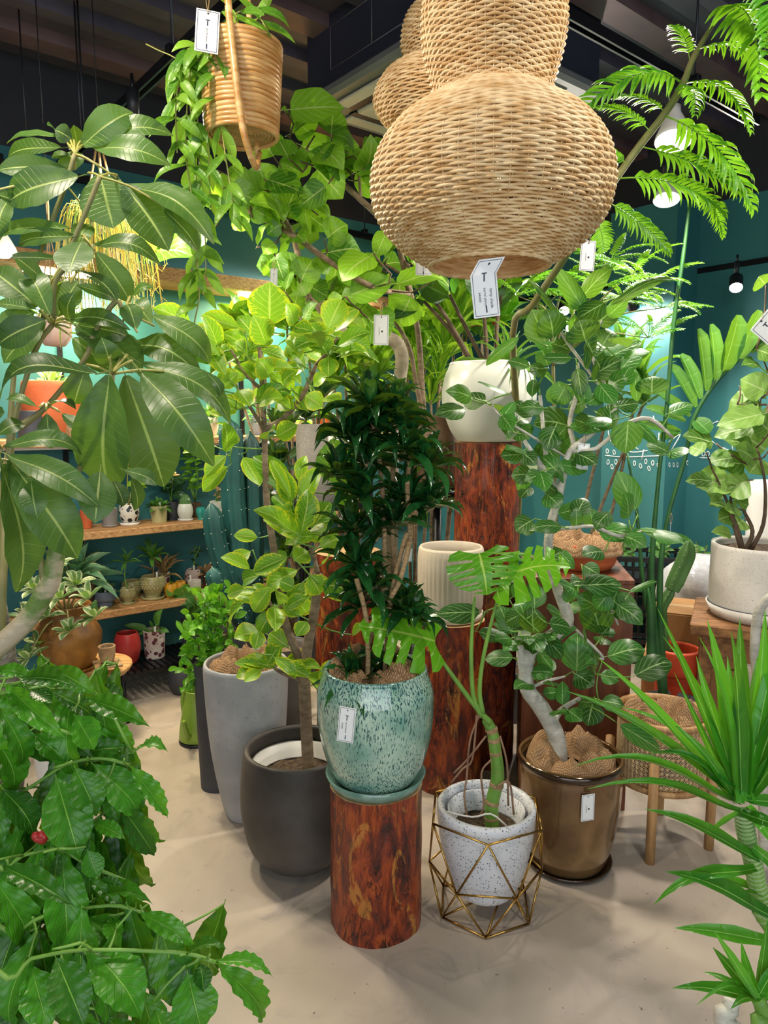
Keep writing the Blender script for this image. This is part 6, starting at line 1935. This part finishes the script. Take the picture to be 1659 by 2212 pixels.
# low black rack with pots
rk0, rk1 = SP(238, .17, .27), SP(455, .17, .27)
Lr = (rk1 - rk0).length
rkc = zz((rk0 + rk1) / 2, 0)
rk = thing('slatted_rack', 'low black metal slatted rack on the floor under the shelves', 'rack', rkc)
for i in range(16):
    q = rk0.lerp(rk1, (i + .5) / 16)
    part('slat', box(zz(q, .158), .028, .34, .010, AL, .002), 'black', rk, False)
for o_ in (-.16, .16):
    part('side_rail', box(zz(rkc + nL * o_, .142), Lr + .02, .014, .016, AL), 'black', rk, False)
for s_ in (-1, 1):
    for o_ in (-.16, .16):
        q = rkc + dL * s_ * Lr * .47 + nL * o_
        part('leg', tube([q, zz(q, .145)], .008, 8), 'black', rk)
rp_ = lambda px, off=.27: SP(px, .169, off)
small_pot('round red glazed pot on the low rack', 277, 0, 56, 66, 'egg', 'redpot', 0, 'soil', 'red_pot', None, 'pots on the low rack', rp_(277))
t, b, r_, h = small_pot('pink and maroon speckled cylinder pot on the low rack', 334, 0, 46, 60, 'cyl', 'pinkspeck', 0, 'gravel', 'speckled_pot', None, 'pots on the low rack', rp_(335))
label_stick(t, b, h)
al = thing('toothed_leaf_plant', 'upright plant with toothed leaves in the speckled cylinder pot', 'plant', b + V((0, 0, h * .9)))
for x1, y1, w_ in ((352, 1315, .055), (268, 1350, .04), (366, 1366, .04), (322, 1340, .02), (298, 1372, .03)):
    B = P(x1, y1, b.y - .03)
    A = (b + V((0, 0, h))).lerp(B, .25)
    part('stem', tube([b + V((0, 0, h * .85)), A], .004, 6), 'stemg', al)
    leaf(al, 'alocasia', A, B, w_)
t, b, r_, h = small_pot('dark ribbed pot on the right of the low rack', 415, 0, 46, 66, 'cyl', 'slate', 0, 'soil', 'dark_pot', None, 'pots on the low rack', rp_(415))
sprig('broad-leaved green plant in the dark ribbed pot', b + V((0, 0, h * .85)), 'alocasia', 14, .22, .16, .09, ns=4, wide=.7)
small_pot('round dark bowl pot on the floor under the rack', 398, 0, 66, 56, 'egg', 'slate', 0, 'soil', 'floor_bowl', None, 'pots on the floor', foot(398, 1503, .06))

# round slab table with the big jar
tb_ = P(190, 1437, 3.35)
rt_ = .20
tbl = thing('slab_table', 'low round wood slab table on black legs below the shelves', 'table', zz(tb_, 0))
tbz = tb_.z
part('slab_top', lathe([(.001, -.03), (rt_ - .01, -.03), (rt_, -.015), (rt_, -.004), (rt_ - .01, 0), (.001, 0)], tb_, 40, warp=.06), 'slab', tbl)
for k in range(3):
    a = .5 + k * 2.1
    q = V((cos(a), sin(a), 0)) * rt_ * .75
    part('leg', tube([zz(tb_ + q * 1.15, 0), tb_ + q + V((0, 0, -.03))], .010, 8), 'black', tbl)
jb = P(150, 1432, 3.30)
jb.z = tbz + .002
jt, jbb = pot('ochre_jar', 'big ochre brown clay jar on the slab table', jb, rz(.15, .30, [(.62, 0), (.75, .08), (1, .42), (.97, .6), (.66, .86), (.74, 1)]), 'jar', soilz=.26, saucer=(.13, .02, 'jar'), warp=.03)
small_pot('small weathered clay pot on a square tile, on the slab table', 232, 0, 36, 34, 'tub', 'oldpot', 0, 'soil', 'weathered_pot', None, 'pots on the table', P(232, 1430, 3.24) * 1 + V((0, 0, .004)))
q = P(232, 1431, 3.24)
solo('square_tile', box(q - V((0, 0, .012)), .12, .12, .012, .5, .002), 'oldpot', 'square clay tile under the small weathered pot', 'tile', q - V((0, 0, .012)), smooth=False)
vp = thing('cream_edged_shrub', 'shrub with cream-edged spoon-shaped leaves spilling from the ochre jar', 'plant', jbb + V((0, 0, .26)))
st0 = jbb + V((0, 0, .25))
vst = []
for x1, y1 in ((75, 1270), (120, 1225), (165, 1260), (190, 1290), (205, 1330), (100, 1330), (60, 1330), (85, 1390), (150, 1360), (60, 1420), (130, 1290)):
    B = P(x1, y1, 3.12 + U(-.1, .1))
    s_ = [st0, st0.lerp(B, .5) + V((0, 0, .05)), B]
    vst.append(s_)
    part('stem', tube(s_, [.006, .004, .003], 6, 4), 'barkg', vp)
    rosette(vp, 'var', B, 9, .085, .038, V((U(-.4, .4), -.4, 1)), (.3, 1.6), .2)

# ---------------------------------------------------------------- tall cactus
cc_ = P(530, 1345, 3.25)
cac = thing('column_cactus', 'tall blue-green ribbed column cactus with side arms', 'cactus', zz(cc_, .52))
dd = []
for q, r_ in (([(525, 1345, 0), (520, 1250, 0), (505, 1100, 0), (500, 980, 0), (498, 905, 0)], .052), ([(545, 1345, .08), (548, 1200, .08), (545, 1050, .08), (540, 930, .08)], .045), ([(520, 1320, -.04), (495, 1260, -.06), (470, 1180, -.08), (455, 1085, -.08)], .045), ([(525, 1345, -.06), (500, 1310, -.1), (472, 1270, -.12), (458, 1225, -.12)], .040)):
    g, d_ = ribcol(path(q, 3.25), r_ * 1.05, 6, .38, 6, .12)
    part('column', g, 'cactus', cac)
    dd += d_
spines(cac, dd, .0028)
pot('cactus_pot', 'plain dark pot of the tall column cactus', zz(cc_, 0), rz(.15, .54, [(.8, 0), (.85, .02), (1, 1)]), 'slate', soilz=.50)

# bush in the slim slate pot
sb0 = sb_ + V((0, 0, .48))
bu = thing('small_leaf_bush', 'bright bush of tiny glossy leaves in the slim slate pot', 'plant', sb0)
nl = 0
for q in ([(455, 1480), (440, 1420), (445, 1340), (440, 1290)], [(465, 1480), (460, 1400), (470, 1330), (475, 1285)], [(450, 1490), (425, 1470), (410, 1440)], [(470, 1480), (480, 1410), (492, 1350), (485, 1300)], [(455, 1485), (430, 1400), (420, 1350)]):
    s_ = path(q, sb0.y)
    s_[0] = sb0
    part('stem', tube(s_, [.004, .0035, .003, .002], 6, 4), 'barkd', bu)
    c_ = catmull(s_, 8)
    for j in range(54):
        p = c_[int(len(c_) * (.2 + .79 * R()))] + V((U(-1, 1), U(-1, 1), U(-1, 1))) * .045
        v_ = V((U(-1, 1), U(-1, .4), U(-.3, 1))).normalized()
        leaf(bu, 'bush', p, p + v_ * U(.035, .055), U(.020, .030))

# ---------------------------------------------------------------- hanging pots at the left
rh = P(222, 490, 2.75)
hg = thing('hanging_white_pot', 'white pot in a jute rope hanger above the shelf wall', 'hanging pot', rh)
part('bowl', lathe([(.001, -.02), (.03, -.02), (.042, .0), (.046, .05), (.042, .075), (.038, .075), (.04, .05), (.001, .03)], rh, 30, 1, cap=False), 'white', hg)
for k in range(4):
    a = k * pi / 2 + .4
    part('rope', tube([rh + V((.046 * cos(a), .046 * sin(a), -.01)), rh + V((.05 * cos(a), .05 * sin(a), .06)), rh + V((.012 * cos(a), .012 * sin(a), .26)), zz(rh, 2.5)], .0042, 6, 4), 'string', hg)
part('hanging_wire', tube([zz(rh, 2.49), zz(rh, ZC)], .0018, 5), 'black', hg)
rs = thing('rhipsalis', 'cascading yellow thread-like plant spilling from the white hanging pot', 'plant', rh + V((0, 0, .03)))
gs, gs2 = [], []
for i in range(260):
    a = U(0, 2 * pi)
    r0, H = U(.01, .04), U(.06, .34)
    R1 = U(.05, .15)
    dx = U(-.01, .05)
    p0 = rh + V((r0 * cos(a), r0 * sin(a), .03))
    p = [p0, p0 + V((R1 * .7 * cos(a) + dx * .5, R1 * .7 * sin(a), U(.0, .05))), p0 + V((R1 * cos(a) + dx, R1 * sin(a), -H * .5)), p0 + V((R1 * cos(a) * 1.05 + dx * 1.3, R1 * sin(a), -H))]
    (gs if i % 3 else gs2).append(tube(p, .0014, 3, 3, cap=False))
    e_ = p[-1]
    for _ in range(2):
        gs.append(tube([e_, e_ + V((U(-.02, .02), U(-.02, .02), U(-.03, .0)))], .0012, 3, cap=False))
part('threads', merge(gs), 'rhip', rs, stuff=True)
part('threads', merge(gs2), 'rhipg', rs, stuff=True)
v, f = lathe([(.001, -.06), (.035, -.055), (.05, -.02), (.05, .03), (.04, .05)], P(215, 568, 2.85), 26, 3, cap=False, warp=.1)
solo('coconut_ball', (v, f), 'oldpot', 'brown fibre ball hanging behind the thread-like plant', 'ball', P(215, 568, 2.85))
r2 = P(118, 720, 2.6)
hg = thing('hanging_clay_pot', 'pale pinkish bowl hanging by thin cords behind the umbrella plant', 'hanging pot', r2)
part('bowl', lathe([(.001, -.045), (.035, -.043), (.055, -.015), (.06, .04), (.056, .06), (.052, .06), (.054, .03), (.001, .03)], r2, 30, 1, cap=False), 'pink', hg)
for k in range(3):
    a = k * 2.1
    part('cord', tube([r2 + V((.058 * cos(a), .058 * sin(a), .04)), r2 + V((0, 0, .35)), zz(r2, 2.35)], .0022, 5, 3), 'string', hg)
part('hanging_wire', tube([zz(r2, 2.34), zz(r2, ZC)], .0018, 5), 'black', hg)
tuft('fine green grass plant in the hanging pale bowl', r2 + V((0, 0, .04)), 'grass', 40, .22, .008, (.1, 1.3), name='hanging_grass', droop=.5, group='hanging plants')

# ---------------------------------------------------------------- background foliage in the middle
def bgplant(name, label, px, py, Y, key, heads, n, L_, W_, stemmat='barkb', sp=(.2, 1.4), potmat='slate', droop=.25, potr=.095):
    base = P(px, py, Y)
    base = zz(base, 0)
    t = thing(name, label, 'plant', base + V((0, 0, .25)), 'background plants')
    for (x, y, dy) in heads:
        H = P(x, y, Y + dy)
        s_ = [base + V((U(-.04, .04), U(-.04, .04), .25)), base.lerp(H, .5) + V((U(-.06, .06), 0, .1)), H]
        part('stem', tube(s_, [.011, .009, .007], 7, 4), stemmat, t)
        rosette(t, key, H, n, L_, W_, V((U(-.3, .3), U(-.4, 0), 1)), sp, droop)
    pot('nursery_pot', 'dark floor pot of the ' + ' '.join(label.split()[:9]), base, rz(potr, .28, [(.8, 0), (.85, .02), (1, 1)]), potmat, soilz=.24)
    return t


bgplant('long_leaved_plant', 'yellow-green long-leaved plant between the speckled pot and bent trunk', 745, 900, 3.95, 'yel', [(700, 770, 0), (745, 740, .1), (790, 775, -.1), (720, 820, 0), (775, 820, .1), (815, 800, 0)], 16, .34, .06)
bgplant('long_leaved_plant', 'yellow-green long-leaved plant behind the thin fig trunks', 905, 900, 4.05, 'yel', [(880, 720, 0), (930, 690, .1), (960, 760, -.1), (905, 770, 0), (985, 700, 0)], 16, .36, .07)
bgplant('grassy_plant', 'spiky pale grass plant left of the white bowl', 930, 960, 3.8, 'grass', [(930, 860, 0), (905, 830, 0), (950, 820, 0)], 26, .34, .018, sp=(.1, 1.1))
bgplant('rubber_plant', 'dark glossy rubber plant behind the speckled grey pot', 620, 1060, 3.75, 'dark', [(600, 1000, 0), (640, 1080, 0), (615, 930, 0), (660, 900, .1), (690, 860, .1), (590, 1110, 0)], 12, .18, .085)
bgplant('rubber_plant', 'dark glossy rubber plant right of the brown clay pot', 980, 1100, 3.6, 'dark', [(985, 1000, 0), (970, 1080, 0), (1000, 900, .1)], 10, .16, .08)
bgplant('begonia', 'bright round-leaved begonia with red flowers behind the wicker lamp opening', 1040, 760, 4.3, 'bush', [(1010, 660, 0), (1075, 690, 0), (1040, 720, 0), (1000, 710, 0), (1090, 650, .1)], 9, .20, .19)
bgplant('long_leaved_plant', 'mid green long-leaved plant behind the banyan crown', 1215, 900, 3.6, 'strapd', [(1385, 800, 0), (1345, 770, 0), (1395, 860, 0)], 12, .28, .05)
bgplant('leafy_shrub', 'yellow-green leafy shrub left of the bent trunk under the top shelf', 660, 820, 4.2, 'broadyel', [(620, 700, 0), (660, 660, 0), (560, 720, 0), (520, 700, 0), (690, 700, 0), (540, 790, 0), (480, 740, 0)], 12, .24, .12)
bgplant('leafy_shrub', 'dark leafy shrub low behind the column cactus', 575, 1250, 3.6, 'dark', [(560, 1250, 0), (620, 1200, 0), (650, 1280, 0), (590, 1320, 0)], 12, .16, .07)
rf = thing('red_flower_spray', 'spray of red flowers behind the lampshade tag', 'flower', P(1035, 660, 4.2))
gs = []
for i in range(26):
    p = P(1000 + U(0, 75), 610 + U(0, 95), 4.2 + U(-.1, .1))
    part('petal', lathe([(.001, -.012), (.014, -.004), (.016, .004), (.001, .012)], p, 7), 'red', rf)
    if i % 4 == 0:
        part('stalk', tube([P(1035, 720, 4.25), p], .002, 4), 'stemg', rf)
# thick bent grey trunk
bt_ = [zz(P(845, 900, 3.55), .25)] + path([(850, 900), (862, 830), (868, 770), (850, 735), (800, 726), (752, 724), (720, 690), (690, 655), (660, 625)], 3.55)
bg_ = thing('bent_trunk_fig', 'fig with thick pale trunk bent like an elbow behind the corn plant', 'plant', bt_[0])
part('trunk', tube(bt_, [.03, .03, .032, .033, .032, .03, .028, .022, .018, .014], 12, 5), 'barkm', bg_)
bs = fill(bg_, 'broadyel', [bt_[6:]], 40, .17, .09, .3, .14)
twigs(bg_, [bt_], bs, 'barkm', .003, 'twig', .5)
pot('nursery_pot', 'dark floor pot of the bent-trunk fig', zz(bt_[0], 0), rz(.14, .28, [(.8, 0), (.85, .02), (1, 1)]), 'slate', soilz=.24)

# feathery plant behind the lamp on the right
LK['feather'] = [(a, mk('feather', frond_geo(26, .16, .030, a, 0), 'Lfern')) for a in (.1, .25)]
fe = thing('feathery_shrub', 'feathery bright green shrub behind the banyan crown at upper right', 'plant', V((.95, 3.8, .2)))
fb = V((.95, 3.8, .2))
fm = P(1195, 790, 3.3)
part('trunk', tube([fb, fb.lerp(fm, .5), fm], [.012, .010, .008], 8, 3), 'barkg', fe)
for x, y in ((1150, 600), (1200, 640), (1270, 580), (1320, 560), (1370, 590), (1400, 620), (1430, 665), (1300, 620), (1240, 690), (1180, 690), (1340, 640), (1400, 730), (1120, 640)):
    H = P(x, y, 3.2 + U(-.15, .15))
    part('stem', tube([fm, fm.lerp(H, .5) + V((U(-.06, .06), 0, .08)), H], [.005, .004, .002], 6, 4), 'barkg', fe)
    for k in range(6):
        an = k * 1.05 + U(-.3, .3)
        d = V((cos(an), sin(an) * .7 - .2, U(-.25, .5)))
        leaf(fe, 'feather', H, H + d.normalized() * U(.16, .24), .20, None, V((U(-.3, .3), -.6, 1)), name='frond')
pot('nursery_pot', 'dark floor pot of the feathery shrub', V((.95, 3.8, 0)), rz(.13, .24, [(.8, 0), (.85, .02), (1, 1)]), 'slate', soilz=.2)

# plant in the white bowl
wl = thing('stalked_plant', 'plant with dark bare stalks and long leaves in the white bowl', 'plant', wbb + V((0, 0, .28)))
w0 = wbb + V((0, 0, .28))
for x, y in ((968, 630), (915, 650), (1043, 655), (870, 560), (1090, 600)):
    H = P(x, y, w0.y + U(-.08, .1))
    part('stalk', tube([w0 + V((U(-.04, .04), 0, -.02)), w0.lerp(H, .5), H], [.010, .009, .007], 8, 3), 'barkd', wl)
leaves(wl, 'dark', [(1050, 690, 1130, 610, 26), (968, 640, 900, 610, 50), (915, 650, 850, 690, 40), (1043, 655, 1000, 560, 60), (1090, 600, 1170, 570, 50)], 0, 0, 1, w0.y, .05)
rosette(wl, 'strapd', w0 + V((.06, -.06, .02)), 22, .26, .014, V((.3, -.4, 1)), (.5, 1.5), .25)

# cactus in the orange pot
oc2 = thing('jointed_cactus', 'jointed green cactus leaning in the orange-red pot', 'cactus', ocb + V((0, 0, oc.z * .9)))
dd = []
for q, r_ in (([(1440, 1410), (1432, 1380), (1435, 1345)], .028), ([(1434, 1350), (1430, 1315), (1445, 1285), (1455, 1265)], .026), ([(1452, 1275), (1468, 1240), (1485, 1200), (1490, 1165)], .042)):
    g, d_ = ribcol(path(q, 3.25), r_, 5, .5, 6, .3)
    part('joint', g, 'cactus2', oc2)
    dd += d_
spines(oc2, dd, .0022)
# seedlings in the topmost crate
for i in range(9):
    c_ = cq + Matrix.Rotation(-.25, 3, 'Z') @ V((-.19 + .19 * (i % 3), -.11 + .11 * (i // 3), 0)) + V((0, 0, .60))
    sprig('small dark seedling in the topmost crate, ' + ('front', 'middle', 'back')[i // 3] + ' row ' + ('left', 'centre', 'right')[i % 3], c_, 'dul', 16, .14, .05, .022, name='seedling', mat='barkt', ns=2, group='seedlings in the crate')
tag('white price tag hanging on the green glazed pot', P(752, 1528, gb.y - .185), .045, .098, .10, -.2, .0, True, False, 0, [('barrel plants', .0, -.042, .006), ('\u00a522000', -.011, -.045, .0055)])
tag('white tag with emblem on the bronze pot', P(1271, 1716, bb.y - .175), .045, .088, .0, .25, 0, False, False, 0)
tag('white price tag on the grey speckled pot', P(720, 915, sgb.y - .16), .05, .08, .0, 0, 0, True, False, 0)
tag('white price tag on the ribbed cream pot', P(880, 1185, rc.y - .135), .038, .05, .05, 0, 0, True, False, 0)
